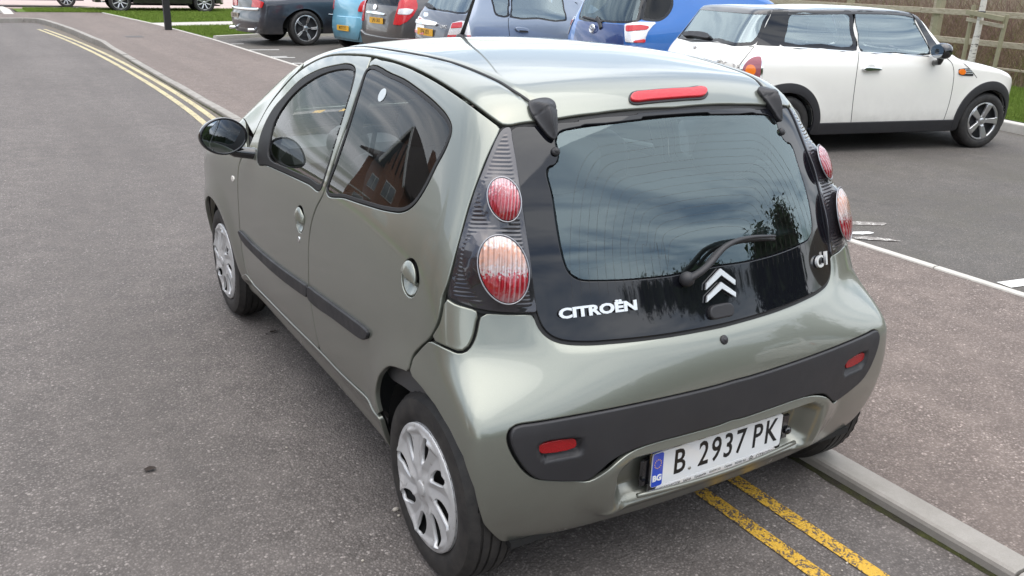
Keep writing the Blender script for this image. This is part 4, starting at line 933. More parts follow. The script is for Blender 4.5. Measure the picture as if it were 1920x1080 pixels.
M['lens_up'] = lens_mat('red_tail_lens', 'up'); M['lens_low'] = lens_mat('red_white_amber_tail_lens', 'low')
def ell_px(cx, cy, a, b, rot, n=24):
    r = math.radians(rot); return [(cx+a*math.cos(q)*math.cos(r)-b*math.sin(q)*math.sin(r), cy+a*math.cos(q)*math.sin(r)+b*math.sin(q)*math.cos(r)) for q in np.linspace(0, 2*math.pi, n, endpoint=False)]
lU = B.rpoly(ell_px(944.5, 378.5, 29, 41.5, -12)); lD = B.rpoly(ell_px(942, 507, 44, 64, -14)); bU = B.rpoly(ell_px(934, 382, 34, 50, -12)); bD = B.rpoly(ell_px(926, 505, 56, 76, -20))
f_lU, f_lD, f_bU, f_bD = SDF(lU), SDF(lD), SDF(bU), SDF(bD)
lamp_in = lambda S, T: f_lamp(S, T)
def lamp_disp(S, T):
    rib = .0011*np.sin(2*math.pi*(T+.0*S)/.0098)*sstep(.012, .02, -lamp_in(S, T))
    bulge = .020*np.maximum(1-sstep(-.05, .03, f_bU(S, T)), 0)+.034*np.maximum(1-sstep(-.07, .035, f_bD(S, T)), 0)
    smooth = 1-sstep(-.004, .002, np.minimum(f_bU(S, T), f_bD(S, T))); return rib*(1-smooth)+bulge
def dome(poly, k):
    c = poly.mean(0); f = SDF(poly); R = -f(np.array([c[0]]), np.array([c[1]]))[0]
    return lambda S, T: lamp_disp(S, T)*0+ (.020 if k == 0 else .030)+.014*(1-np.clip(1+f(S, T)/R, 0, 1)**2.2)
for mr in (False, True):
    lp = panel('tail_lamp', B, 'ring', f_lamp, M['lamp_body'], car, h=.0022, rim=.003, depth=.012, off=.001, disp=lamp_disp, mirror=mr, bbox=bb(lamp_poly), gap=.002)
    for k, (pl, mt_) in enumerate(((lU, M['lens_up']), (lD, M['lens_low']))):
        f = SDF(pl); q = catmull(pl, 3); q = np.vstack([q, q[:1]]); S_ = (L0-q[:, 0]) if mr else q[:, 0]; mb = MB(); mb.tube(surf(B, 'ring', S_, q[:, 1], .024 if k == 0 else .034), .0019, 6, cap=False); mb.obj('lens_ring', M['dull_ring'], lp, smooth=True)
        le = panel('lens', B, 'ring', GROW(f, -.003), mt_, lp, h=.004, rim=0, depth=.004, off=.004, disp=dome(pl, k), mirror=mr, bbox=bb(pl), gap=0)
        u_ = le.data.uv_layers[0].data; q = np.array([c.uv[:] for c in u_]); q = (q-q.min(0))/(q.max(0)-q.min(0)); u_.foreach_set('uv', q.astype(np.float32).ravel())
panel('lamp_surround', B, 'ring', AND(GROW(f_lamp, .006), NOT(GROW(f_lamp, -.002))), M['rubber'], car, h=.006, rim=0, off=-.010, bbox=bb(lamp_poly), gap=0)
# ---- number plate
pc = PC.copy(); px_, py_, pz_ = np.array([1., 0, 0]), np.array([0, math.sin(.0114), 1.]), np.array([0, -1., .0114])
def P2(u, v, w=0): return pc+px_*(u-260)/1000+py_*(v-55)/1000+pz_*w
def rrect(x0, x1, y0, y1, r, n=5):
    out = []
    for cx, cy, a0 in ((x1-r, y1-r, 0), (x0+r, y1-r, 90), (x0+r, y0+r, 180), (x1-r, y0+r, 270)):
        for k in range(n+1): a = math.radians(a0+90*k/n); out.append((cx+r*math.cos(a), cy+r*math.sin(a)))
    return out
M['plate'] = principled('white_plate', (.78, .79, .8), .25, coat=.6); M['plate_blue'] = principled('blue_plate_band', (.02, .07, .5), .25, coat=.6); M['plate_black'] = principled('black_plate_ink', (.01, .01, .012), .35)
M['star'] = principled('yellow_star', (.75, .45, .15), .4); M['white_ink'] = principled('white_ink', (.8, .8, .8), .4); M['steel'] = principled('zinc_screw', (.4, .39, .36), .35, .9)
plate = MB().prism(rrect(0, 520, 0, 110, 10), 0, .003, lambda x, y, z: P2(x, y, z)).obj('number_plate', M['plate'], car)
MB().prism(rrect(1.5, 41, 1.5, 108.5, 7), .0032, .0036, lambda x, y, z: P2(x, y, z)).obj('blue_band', M['plate_blue'], plate)
holder = MB().prism(rrect(-6, 526, -20, 114, 10), -.006, -.0005, lambda x, y, z: P2(x, y, z)).obj('plate_holder', M['gloss_black'], car)
MB().prism(rrect(18, 503, -22, -1, 10), .002, .005, lambda x, y, z: P2(x, y, z)).obj('holder_strip', M['plate'], holder)
def ptext(s, u, v, size, mat, parent, sx=1.0, bold=0.0, w=.0034, dep=.0005): return text_mesh('lettering', s, size, dep, mat, parent, mtx(P2(u, v, w), px_, py_, pz_), sx=sx, bold=bold)
for ch, u in (('B', 103), ('2', 196), ('9', 246), ('3', 295), ('7', 345), ('P', 415), ('K', 474)): ptext(ch, u, 57, .113, M['plate_black'], plate, sx=.76, bold=.0012)
for k in range(12):
    a = math.radians(30*k); st_ = [(21+12*math.cos(a)+(2.6 if j % 2 == 0 else 1.1)*math.sin(math.radians(36*j)), 74+12*math.sin(a)*1.15+(2.6 if j % 2 == 0 else 1.1)*math.cos(math.radians(36*j))) for j in range(10)]
    MB().prism(st_, .0037, .0042, lambda x, y, z: P2(x, y, z)).obj('star', M['star'], plate)
ptext('BG', 21, 28, .026, M['white_ink'], plate, bold=.0012, w=.0042)
mb = MB(); mb.ellipsoid(P2(144, 26, .003), (.006, .006, .003), 14, 6, R=np.stack([px_, py_, pz_], 1)); mb.obj('screw', M['steel'], plate, smooth=True)
for s_, u, sz in (('АВТОМОТОР', 76, .0125), ('ВАРНА', 138, .0105), ('Продажби', 189, .0105), ('052/599 333', 248, .0105), ('Сервиз', 302, .0105), ('052/505 452', 352, .0105), ('CITROËN', 453, .014)): ptext(s_, u, -11, sz, M['plate_black'], holder, w=.0052, dep=.0003, sx=.86 if u < 400 else 1.2)
for dy in (0, 7): MB().prism([(388, -20+dy), (397, -12+dy), (406, -20+dy), (406, -17+dy), (397, -8.5+dy), (388, -17+dy)], .0052, .0056, lambda x, y, z: P2(x, y, z)).obj('chevron_mark', M['plate_black'], holder)
MB().prism([(30, -18), (34, -5), (36, -5), (34, -14), (40, -14), (38, -5), (40, -5), (44, -18), (40, -16), (34, -16)], .0052, .0056, lambda x, y, z: P2(x, y, z)).obj('dealer_mark', M['plate_black'], holder)
# tow eye socket cover by the right end of the plate
mb = MB(); mb.box(P2(548, 52, -.012), (.035, .012, .09), bev=.006); mb.ellipsoid(P2(556, 40, -.002), (.014, .01, .014)); mb.obj('tow_eye_socket', M['gloss_black'], bumper, smooth=False)
mb = MB(); mb.box(P2(-12, 48, -.014), (.035, .012, .09), bev=.006); mb.obj('plate_lamp_pocket', M['gloss_black'], bumper)
# ledge below the plate
led = np.array([[-.315+.63*k/20, 0, 0] for k in range(21)]); led[:, 1] = -.372+.05*(led[:, 0]/.7)**2-.012; led[:, 2] = .318-.012*np.cos(led[:, 0]/.32*math.pi/2)
mb = MB(); mb.tube(led, .007, 8); mb.obj('plate_ledge', G, bumper, smooth=True)
# ---- mirrors
def mirror(sgn):
    c = np.array([sgn*.888, 1.70, 1.02]); mb = MB(); V = []
    prof = [(.0, 1.0), (.004, 1.03), (.02, 1.04), (.05, .98), (.08, .86), (.105, .66), (.12, .4), (.126, .0)]
    n = 36; tilt = rotz(-sgn*math.radians(4))@rotx(math.radians(-6))
    for (d, k) in prof:
        for j in range(n):
            a = 2*math.pi*j/n; e = 1+.05*math.cos(2*a); V.append(tilt@np.array([.092*k*math.cos(a)*e, d, .074*k*math.sin(a)])+c)
    F = [[i*n+j, i*n+(j+1) % n, (i+1)*n+(j+1) % n, (i+1)*n+j] for i in range(len(prof)-1) for j in range(n)]
    V += [tilt@np.array([.083*math.cos(2*math.pi*j/n)*(1+.05*math.cos(4*math.pi*j/n)), .006, .066*math.sin(2*math.pi*j/n)])+c for j in range(n)]
    k0 = len(prof)*n; F += [[j, k0+j, k0+(j+1) % n, (j+1) % n] for j in range(n)]
    mb.add(V, F); mb.tube([c+[0, .05, -.045], c+[-sgn*.05, .045, -.075], c+[-sgn*.12, .03, -.085], c+[-sgn*.17, .02, -.08]], [.028, .03, .032, .03], 12, flat=.8)
    o = mb.obj('side_mirror', M['gloss_black'], car, smooth=True)
    G_ = [tilt@np.array([.085*math.cos(2*math.pi*j/n)*(1+.05*math.cos(4*math.pi*j/n)), .005, .068*math.sin(2*math.pi*j/n)])+c for j in range(n)]
    R2 = [tilt@np.array([.05*math.cos(2*math.pi*j/n), .0015, .04*math.sin(2*math.pi*j/n)])+c for j in range(n)]
    mesh('mirror_glass', G_+R2+[tilt@np.array([0, 0, 0])+c], [[j, (j+1) % n, n+(j+1) % n, n+j] for j in range(n)]+[[n+j, n+(j+1) % n, 2*n] for j in range(n)], M['mirror_glass'], o)
for s_ in (-1, 1): mirror(s_)
# ---- wheels
M['trim_silver'] = principled('scuffed_silver_wheel_trim', (.56, .56, .56), .4, .35, coat=.35, coat_rough=.15)
t = NT(M['trim_silver']); g = t.coord(); sc = t.ramp(t.noise(g, 26, 6, .7, 1.2), [(.60, 0.0), (.68, 1.0)]); t.set(Base_Color=t.mix(sc, (.50, .50, .50), (.34, .33, .32)), Roughness=t.math('ADD', .36, t.math('MULTIPLY', sc, .2)))
M['tyre'] = principled('black_tyre_rubber', (.020, .019, .019), .62); t = NT(M['tyre']); g = t.coord(); t.set(Base_Color=t.mix(t.ramp(t.noise(g, 20, 6, .7), [(.35, 0.0), (.75, 1.0)]), (.016, .0155, .016), (.045, .041, .037))); t.normal(t.bump(t.noise(g, 300, 3), .3, .001))
def tyre_mesh(mb, R, w, rr, n=96, notch=True):
    """tyre centred on the origin, axle along x, tread blocks at the shoulder"""
    h = w/2; prof = [(-h+.012, rr-.004), (-h, rr+.012), (-h-.003, rr+(R-rr)*.35), (-h-.002, rr+(R-rr)*.55), (-h+.004, rr+(R-rr)*.78), (-h+.013, R-.012), (-h+.024, R-.003)]
    inner = []
    for g_ in (-.55, -.2, .2, .55):
        inner += [(g_*h-.004, R), (g_*h-.0035, R-.006), (g_*h+.0035, R-.006), (g_*h+.004, R)]
    full = prof+inner+[(-a, b) for a, b in prof[::-1]]
    k0 = len(mb.V); mb.lathe(full, n, 'x')
    if notch:
        Lp = len(full)
        for k in range(n):
            if k % 2 == 0:
                for i in list(range(5, 8))+list(range(Lp-8, Lp-5)):
                    v = mb.V[k0+k*Lp+i]; s_ = 1-.007/R*(1 if i in (5, Lp-6) else .5); mb.V[k0+k*Lp+i] = (v[0], v[1]*s_, v[2]*s_)
    return mb
def wheel_trim_mesh(R, nb=8, hub=.03, dish=.02):
    """pressed wheel cover with eight twisted blades and slots between them"""
    def holes(X, Y):
        r = np.hypot(X, Y); a = np.arctan2(Y, X); tw = a-.4*(r/R-.5); ph = (tw*nb/(2*math.pi)) % 1.0; ph = np.where(ph > .5, ph-1, ph)
        rc = .66*R; wdt = .050*R*nb/8*3.1; rad = (r-rc)/(.26*R); c = ph*2*math.pi*r/nb
        return (np.hypot(rad, c/(wdt*(.55+.75*np.clip(r/R-.35, 0, 1))))-1)*.018
    f = lambda X, Y: np.maximum(np.hypot(X, Y)-R, -holes(X, Y))
    P2_, F, bnd, _ = clip_grid(f, -R*1.05, R*1.05, -R*1.05, R*1.05, R/60, True)
    def height(X, Y):
        r = np.hypot(X, Y); a = np.arctan2(Y, X); tw = a-.4*(r/R-.5); ph = (tw*nb/(2*math.pi)+.5) % 1.0
        ridge = np.where(ph < .62, ph/.62, (1-ph)/.38); env = sstep(.17, .42, r/R)*(1-sstep(.88, .95, r/R))
        z = dish*(1-(r/R)**2)*.3+.013*ridge*env-.010*sstep(.0, 1, (r/R-.15)/.2)*(1-sstep(.8, .93, r/R))
        z = z+.005*(1-sstep(.10, .14, r/R)); return z-.004*sstep(.97, 1.0, r/R)
    z = height(P2_[:, 0], P2_[:, 1]); V = np.column_stack([-z, P2_[:, 0], P2_[:, 1]]); V2 = V.copy()
    Fs = [list(x)[::-1] for x in F]; n = len(V); idx = sorted({i for a, b in bnd for i in (a, b)}); mp_ = {v: n+k for k, v in enumerate(idx)}
    Vs = list(map(tuple, V))+[(V[i][0]+.012, V[i][1], V[i][2]) for i in idx]
    Fs += [[a, b, mp_[b], mp_[a]] for a, b in bnd]
    return Vs, Fs
def wheel(x, y, R=.279, w=.16, rr=.193, sgn=-1, steer=0.0, parent=None, body=None):
    cx = x; W = empty('wheel', (x, y, R), 0, parent=parent); W.rotation_euler = (0, 0, steer+(0 if sgn < 0 else math.pi))
    tb = MB(); tyre_mesh(tb, R, w, rr); tb.obj('tyre', M['tyre'], W, smooth=False, angle=.6)
    V, F = wheel_trim_mesh(rr-.002); o = mesh('wheel_trim', [(a-w/2-.004, b, c) for a, b, c in V], F, M['trim_silver'], W)
    for p in o.data.polygons: p.use_smooth = True
    rb = MB(); rb.lathe([(-w/2+.002, rr-.001), (-w/2+.03, rr-.012), (-w/2+.05, rr-.03), (-w/2+.055, .0)], 40, 'x'); rb.lathe([(-w/2+.02, rr), (w/2-.02, rr)], 40, 'x'); rb.obj('rim', M['black'], W, smooth=True)
    cp = MB(); cp.ellipsoid((-w/2-.013, 0, 0), (.006, .024, .024), 24, 8); cp.obj('hub_cap', M['trim_silver'], W, smooth=True)
    return W

for x_, y_, s_ in ((-.712, 0, -1), (-.712, 2.34, -1), (.712, 0, 1), (.712, 2.34, 1)): wheel(x_, y_, sgn=s_, parent=car)
# wheel housings
for yy, R_ in ((0, .33), (2.34, .33)):
    for s_ in (-1, 1):
        n = 20; V = []; F = []
        for k in range(n+1):
            a = math.pi*k/n
            for xx in (s_*.765, s_*.50): V.append((xx, max(yy+R_*math.cos(a), -.268) , .285+R_*math.sin(a)))
        for k in range(n): F.append([2*k, 2*k+1, 2*k+3, 2*k+2])
        V += [(s_*.50, max(yy+R_*math.cos(math.pi*k/n), -.268), .285+R_*math.sin(math.pi*k/n)) for k in range(n+1)]
        F.append(list(range(2*n+2, 3*n+3)))
        mesh('wheel_housing', V, F, M['black'], car, smooth=False)
# inner structure: dark shell under the skins
def shell(name, f, bbox, off, mat, chart='ring', h=.03, flip=False):
    P2_, F, _, _ = clip_grid(f, *bbox, h); V = surf(B, chart, P2_[:, 0], P2_[:, 1], off); return mesh(name, V, [x[::-1] for x in F] if flip else F, mat, car, smooth=True)
mS = lambda f: (lambda S, T: f(L0-S, T))
f_open = OR(f_gF, GROW(f_wR, -.004), mS(f_gF), mS(GROW(f_wR, -.004)), f_clear)
f_arches = OR(GROW(f_arch, .01), GROW(f_farch, .01), mS(GROW(f_arch, .01)), mS(GROW(f_farch, .01)))
rl = railR.copy(); ztop = lambda S: np.interp(np.where(S > L0/2, L0-S, S), np.concatenate([rl[::-1, 0], [.3, .6, L0/2]]), np.concatenate([rl[::-1, 1]-.004, [1.30, 1.33, 1.335]]))
f_bay = lambda S, T: rr_sdf(xs_(S)*.95, T-.366, .345, .105, .04)
f_sh = lambda S, T: np.maximum.reduce([T-ztop(S), .215-T, -f_open(S, T), -f_arches(S, T), -f_bay(S, T)])
shell('inner_shell', f_sh, (-2.1, L0+2.1, .2, 1.46), -.020, M['black'], h=.016)
f_in = lambda S, T: np.maximum.reduce([T-ztop(S)+.0, .50-T, -f_open(S, T), S-.55])
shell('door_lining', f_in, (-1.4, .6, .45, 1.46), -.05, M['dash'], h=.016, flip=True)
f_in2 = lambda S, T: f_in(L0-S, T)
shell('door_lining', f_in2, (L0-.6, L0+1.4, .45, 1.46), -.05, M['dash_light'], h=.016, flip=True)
f_rl = lambda S, T: np.maximum(psdf(roof_poly*np.array([.985, 1]), S, T)+.01, -1)
shell('roof_lining', f_rl, (-.7, .7, -.2, 1.65), -.03, M['lining'], 'top', flip=True)
mb = MB(); mb.box((0, 1.3, .23), (1.36, 3.2, .02)); mb.obj('floor_pan', M['black'], car)
# seats, belts, wheel, dashboard
def seat(x, y, bench=False):
    S_ = empty('seat', (x, y, .3), 0, parent=car); w = .50 if not bench else 1.14
    mb = MB(); mb.ellipsoid((0, .22, .18), (w/2, .27, .10), 20, 10, p=.55); mb.obj('cushion', M['seat'], S_, smooth=True)
    mb = MB(); R_ = rotx(math.radians(14)); mb.ellipsoid((0, -.06, .48), (w/2, .075, .33), 24, 14, p=.55, R=R_); mb.obj('backrest', M['seat'], S_, smooth=True)
    for dx in ((0,) if not bench else (-.33, .33)):
        mb = MB(); mb.ellipsoid((dx, -.15, .87), (.135, .05, .09), 20, 12, p=.7, R=R_); mb.tube([(dx-.05, -.14, .74), (dx-.05, -.145, .86)], .006); mb.tube([(dx+.05, -.14, .74), (dx+.05, -.145, .86)], .006); mb.obj('head_restraint', M['seat'], S_, smooth=True)
seat(-.34, 1.02); seat(.34, 1.02); seat(0, .22, True)
mb = MB(); mb.box((0, 1.95, .80), (1.30, .42, .26), bev=.06); mb.ellipsoid((-.34, 1.74, .95), (.10, .06, .085)); mb.box((0, 1.78, .72), (.26, .1, .30), bev=.03); mb.obj('dashboard', M['dash'], car, smooth=False)
sw = empty('steering_wheel', (-.34, 1.50, .90), 0, parent=car); R_ = rotx(math.radians(-62)); mb = MB()
ringp = [tuple(R_@np.array([.185*math.cos(a), .185*math.sin(a), 0])) for a in np.linspace(0, 2*math.pi, 40)]
mb.tube(ringp, .015, 10, cap=False); mb.obj('rim', M['black_plastic'], sw, smooth=True)
mb = MB(); mb.ellipsoid((0, 0, 0), (.075, .06, .03), R=R_); 
for a in (0, math.pi, -math.pi/2): mb.tube([tuple(R_@np.array([.05*math.cos(a), .05*math.sin(a), -.005])), tuple(R_@np.array([.18*math.cos(a), .18*math.sin(a), 0]))], .016, 8, flat=.5)
mb.obj('hub', M['dash'], sw, smooth=True)
mb = MB(); mb.ellipsoid((0, 1.62, 1.30), (.11, .02, .032)); mb.obj('rear_view_mirror', M['black_plastic'], car, smooth=True)
mb = MB(); mb.box((0, .03, .92), (1.02, .30, .02), bev=.008); mb.obj('parcel_shelf', M['seat'], car)
# round disc on the rear door glass
st = B.rpoly([(716, 178)])[0]; panel('window_sticker', B, 'ring', disc(st, .024, .02), principled('pale_sticker', (.55, .6, .62), .6), doorsR[0], h=.005, rim=0, depth=.001, off=.0, bbox=(st[0]-.04, st[0]+.04, st[1]-.04, st[1]+.04), gap=0)

# roof aerial
ab = np.array([0.0, 1.30, float(B.top(np.array([0.]), np.array([1.30]))[0, 2])]); mb = MB(); mb.ellipsoid(ab, (.022, .035, .018)); mb.tube([ab+[0, 0, .01], ab+[0, -.03, .05], ab+[0, -.16, .24], ab+[0, -.29, .43]], [.010, .008, .004, .003], 8); mb.obj('aerial', M['black_plastic'], car, smooth=True)
# ================================================================ the other cars
def alloy(R, n=5, hubr=.2, w0=.17, w1=.28, dish=.03, dbl=False, curve=0.0, rimw=.09):
    def inside(X, Y):
        r = np.hypot(X, Y)/R; a = (np.arctan2(Y, X)+curve*r)*n/(2*math.pi); ph = np.abs((a % 1.0)-.5)*2*math.pi/n*r
        w = w0+(w1-w0)*np.clip((r-hubr)/(1-hubr), 0, 1); d = ph-w/2
        if dbl: d = np.maximum(d, (w*.16-ph)*np.where(r > .42, 1, -9))
        d = np.minimum(d, np.minimum(r-hubr, (1-rimw)-r)); return np.maximum(d, r-1)*R
    P2_, F, bnd, _ = clip_grid(inside, -R*1.02, R*1.02, -R*1.02, R*1.02, R/24)
    r = np.hypot(P2_[:, 0], P2_[:, 1])/R; a = (np.arctan2(P2_[:, 1], P2_[:, 0])+curve*r)*n/(2*math.pi); ph = np.abs((a % 1.0)-.5)*2*math.pi/n*r
    z = -dish*(1-sstep(.15, .95, r))+.008*np.cos(np.clip(ph/.25, -1.5, 1.5))*(r > hubr)*(r < .93)+.012*(r < .13)
    V = np.column_stack([-z, P2_[:, 0], P2_[:, 1]]); Fs = [list(x)[::-1] for x in F]; k = len(V); idx = sorted({i for a_, b_ in bnd for i in (a_, b_)}); mp_ = {v: k+j for j, v in enumerate(idx)}
    Vs = list(map(tuple, V))+[(V[i][0]+.03, V[i][1], V[i][2]) for i in idx]; Fs += [[a_, b_, mp_[b_], mp_[a_]] for a_, b_ in bnd]; return Vs, Fs
M['alloy'] = principled('silver_alloy', (.5, .5, .5), .28, .85); M['alloy_dark'] = principled('dark_wheel_back', (.03, .03, .032), .6)
def wheel2(parent, x, y, R, w, rr, sgn, style, mat=None):
    W = empty('wheel', (x, y, R), 0 if sgn < 0 else math.pi, parent=parent); tb = MB(); tyre_mesh(tb, R, w, rr, 48, False); tb.obj('tyre', M['tyre'], W, angle=.6)
    V, F = alloy(rr-.004, **style); o = mesh('rim', [(a-w/2+.004, b, c) for a, b, c in V], F, mat or M['alloy'], W)
    rb = MB(); rb.lathe([(-w/2+.002, rr), (-w/2+.012, rr-.012), (w/2, rr-.012)], 40, 'x'); rb.lathe([(-w/2+.06, rr*.62), (-w/2+.065, .0)], 24, 'x'); rb.lathe([(-w/2+.08, rr*.97), (-w/2+.085, rr*.6)], 24, 'x'); rb.obj('brake_disc', M['alloy_dark'], W, smooth=True)
    return W
def outer(body, label, name, zr, yfr, paint_mat, arches, R, arch_R, wsq, openings=(), roof_mat=None, cut=(), hw=.82, wh=None, group=None, cat='car', h=.035, ztop=1.5, seats=True, wheels=(True, True, True, True), bot=.23):
    """Empty with body skin, roof, nose, dark inner shell and wheels; openings = chart functions for glass (right side and tail)"""
    E = empty(name, tuple(body.loc), body.rz, label, cat, group); L = math.pi*body.rad
    def zf(S): y = np.where(S < 0, body.y0-S, np.where(S > L, body.y0+S-L, body.y0)); return zr(y)
    fa = [SDF(np.array([(body.y0-ya+arch_R*math.cos(a), R+arch_R*math.sin(a)) for a in np.linspace(math.pi, 0, 24)]+[(body.y0-ya+arch_R, .0), (body.y0-ya-arch_R, .0)])) for ya in arches]
    fa = fa+[(lambda S, T, f=f: f(L-S, T)) for f in fa]
    opn = list(openings)+[(lambda S, T, f=f: f(L-S, T)) for f in openings if not getattr(f, 'mid', False)]
    allcut = fa+opn+list(cut)
    fr = lambda S, T: np.maximum.reduce([T-zf(S), bot-T]+[-f(S, T) for f in allcut])
    Smin = -(yfr-body.y0)
    panel('body', body, 'ring', fr, paint_mat, E, h=h, rim=0, depth=.02, gap=0, bbox=(Smin, L-Smin, bot-.02, ztop))
    rf = lambda X, Y: np.maximum(zr(Y)-body.top(X.ravel(), Y.ravel())[:, 2].reshape(X.shape), body.F(X, Y, np.full(X.shape, body.zc)))
    wsp = wsq; fws = SDF(catmull(wsp, 3)); yw_ = wsp[:, 1].min()
    yb0, yb1 = -1.2, yfr
    ysp = yw_+.02
    panel('roof', body, 'top', lambda X, Y: np.maximum.reduce([rf(X, Y), Y-ysp, np.abs(X)-hw-.02, -fws(X, Y)]), roof_mat or paint_mat, E, h=h*1.2, rim=0, gap=0, bbox=(-hw-.05, hw+.05, yb0, ysp+.05), refine=True)
    panel('bonnet', body, 'top', lambda X, Y: np.maximum.reduce([rf(X, Y), Y-yfr, ysp-Y, np.abs(X)-hw-.02, -fws(X, Y)]), paint_mat, E, h=h*1.2, rim=0, gap=0, bbox=(-hw-.05, hw+.05, ysp-.05, yb1+.05), refine=True)
    panel('windscreen', body, 'top', fws, M['glass'], E, h=.06, rim=0, off=-.004, gap=0, bbox=bb(wsp))
    fy = lambda S, Z: yfr-body.front(S.ravel(), Z.ravel())[:, 1].reshape(S.shape)
    panel('nose', body, 'front', lambda S, Z: np.maximum(fy(S, Z), np.maximum(np.abs(S)-hw-.02, bot-Z)), paint_mat, E, h=.05, rim=0, gap=0, bbox=(-hw-.05, hw+.05, bot-.03, 1.2), refine=True)
    P2_, F, _, _ = clip_grid(lambda S, T: np.maximum(fr(S, T)+.01, bot+.02-T), Smin, L-Smin, bot, ztop, .05)
    mesh('inner_shell', surf(body, 'ring', P2_[:, 0], P2_[:, 1], -.03), F, M['black'], E)
    mb = MB(); mb.box((0, yfr/2, .26), (1.3, yfr, .03)); mb.box((0, yfr*.62+.15, .62), (1.3, .3, .55)); mb.obj('floor_pan', M['black'], E)
    for ya in arches:
        for s_ in (-1, 1):
            n = 14; V = []; rr_ = arch_R-.004
            for k in range(n+1):
                a = math.pi*k/n
                for xx in (s_*(hw-.06), s_*.5): V.append((xx, ya+rr_*math.cos(a), R+rr_*math.sin(a)))
            F = [[2*k, 2*k+1, 2*k+3, 2*k+2] for k in range(n)]; V += [(s_*.5, ya+rr_*math.cos(math.pi*k/n), R+rr_*math.sin(math.pi*k/n)) for k in range(n+1)]; F.append(list(range(2*n+2, 3*n+3))); mesh('wheel_housing', V, F, M['black'], E, smooth=False)
    if seats:
        for (sx_, sy_, hh_) in ((-.36, 1.15, 1.0), (.36, 1.15, 1.0), (-.36, .25, .95), (.36, .25, .95)):
            mb = MB(); mb.ellipsoid((sx_, sy_, .72), (.24, .09, .33), 18, 10, p=.6); mb.ellipsoid((sx_, sy_-.05, hh_+.18), (.135, .055, .10), 16, 10, p=.75); mb.obj('seat', M['seat'], E, smooth=True)
    if wh:
        st, w_, rr_, off = wh
        for i, (ya, s_) in enumerate([(arches[0], -1), (arches[0], 1), (arches[1], -1), (arches[1], 1)]): wheel2(E, s_*off, ya, R, w_, rr_, s_, st)
    return E
def WS(y0, y1, w0, w1): return np.array([(-w0, y0), (0, y0+.05), (w0, y0), ((w0+w1)/2, (y0+y1)/2), (w1, y1), (0, y1+.12), (-w1, y1), (-(w0+w1)/2, (y0+y1)/2)])
def ch(body, px): return body.rpoly(px)
def feat(name, body, E, px, mat, off=.003, smooth=3, rim=.002, depth=.008, h=.02, grow=0.0, mirror=None, disp=None, sub=None):
    q = ch(body, px); q = catmull(q, smooth) if smooth else q
    f = GROW(SDF(q), grow); out = [panel(name, body, 'ring', f, mat, sub or E, h=h, rim=rim, depth=depth, off=off, gap=0, bbox=bb(q), disp=disp)]
    if mirror: out.append(panel(name, body, 'ring', f, mat, sub or E, h=h, rim=rim, depth=depth, off=off, gap=0, bbox=bb(q), mirror=True, disp=disp))
    return out[0]
def hole(body, px, smooth=3, mid=False):
    q = ch(body, px); q = catmull(q, smooth) if smooth else q; f = SDF(q); f2 = (lambda S, T: f(S, T)); f2.mid = mid; f2.q = q; return f2
def glaze(body, E, hf, mat, frit=.03, name='window', mirror=True, off=-.003, seal=None):
    for mr in ((False, True) if mirror else (False,)):
        panel(name+'_border', body, 'ring', AND(GROW(hf, .002), NOT(GROW(hf, -frit))), seal or M['frit'], E, h=.02, rim=.001, depth=.006, off=off+.001, gap=0, mirror=mr, bbox=bb(hf.q))
        panel(name, body, 'ring', GROW(hf, -frit+.001), mat, E, h=.04, rim=0, depth=.003, off=off, gap=0, mirror=mr, bbox=bb(hf.q))
def tape(name, body, E, px, w, mat, off=.0005, height=.0015, mirror=True, chart='ring'):
    q = catmull(ch(body, px), 5, False); ribbon(name, body, chart, q, w, mat, E, off, height)
    if mirror: ribbon(name, body, chart, q, w, mat, E, off, height, mirror=True)
def side_pt(body, px, x):
    """point at a given local x on the line of sight, car frame"""
    o = body.to_local(CAMP); d = ray(*px)@body.M; return o+(x-o[0])/d[0]*d
def plate_on(body, E, px4, mat, s, lift=.012, txt=None, sx=.72):
    P = body.pts(px4); c = P.mean(0); x = (P[1]+P[2])-(P[0]+P[3]); x[2] *= .2; x /= np.linalg.norm(x); n = np.cross(x, [0, 0, 1]); n /= np.linalg.norm(n); y = np.cross(n, x); c = c+n*lift
    w, h_ = .52, .111
    fr = lambda a, b, z: c+x*a+y*b+n*z
    p = MB().prism(rrect(-w/2, w/2, -h_/2, h_/2, .012, 3), -.004, .003, fr).obj('number_plate', mat, E)
    text_mesh('lettering', s, .10, .0006, M['plate_black'], p, mtx(c+n*.0036, x, y, n), sx=sx, bold=.001)
    return p
M['plate_yellow'] = principled('yellow_plate', (.80, .42, .03), .35)
M['white_paint'] = paint('white_paint', (.84, .82, .76), 0.0, .35, False, dust=.6)
M['black_paint'] = paint('black_paint', (.012, .013, .016), .2, .3, False)
M['orange'] = principled('amber_lens', (.85, .20, .02), .12, coat=1); M['red_lens'] = principled('red_lens', (.55, .01, .015), .1, coat=1)
M['clear_lens'] = principled('clear_lens', (.75, .73, .72), .1, .4, coat=1); M['plum_lens'] = principled('dusky_red_lens', (.34, .10, .12), .1, .3, coat=1)
M['gap'] = principled('panel_gap', (.01, .01, .01), .8)
for k_ in ('red_lens', 'clear_lens', 'plum_lens'): t = NT(M[k_]); t.normal(t.bump(t.voro(t.coord(), 90, 'Distance'), .35, .004))
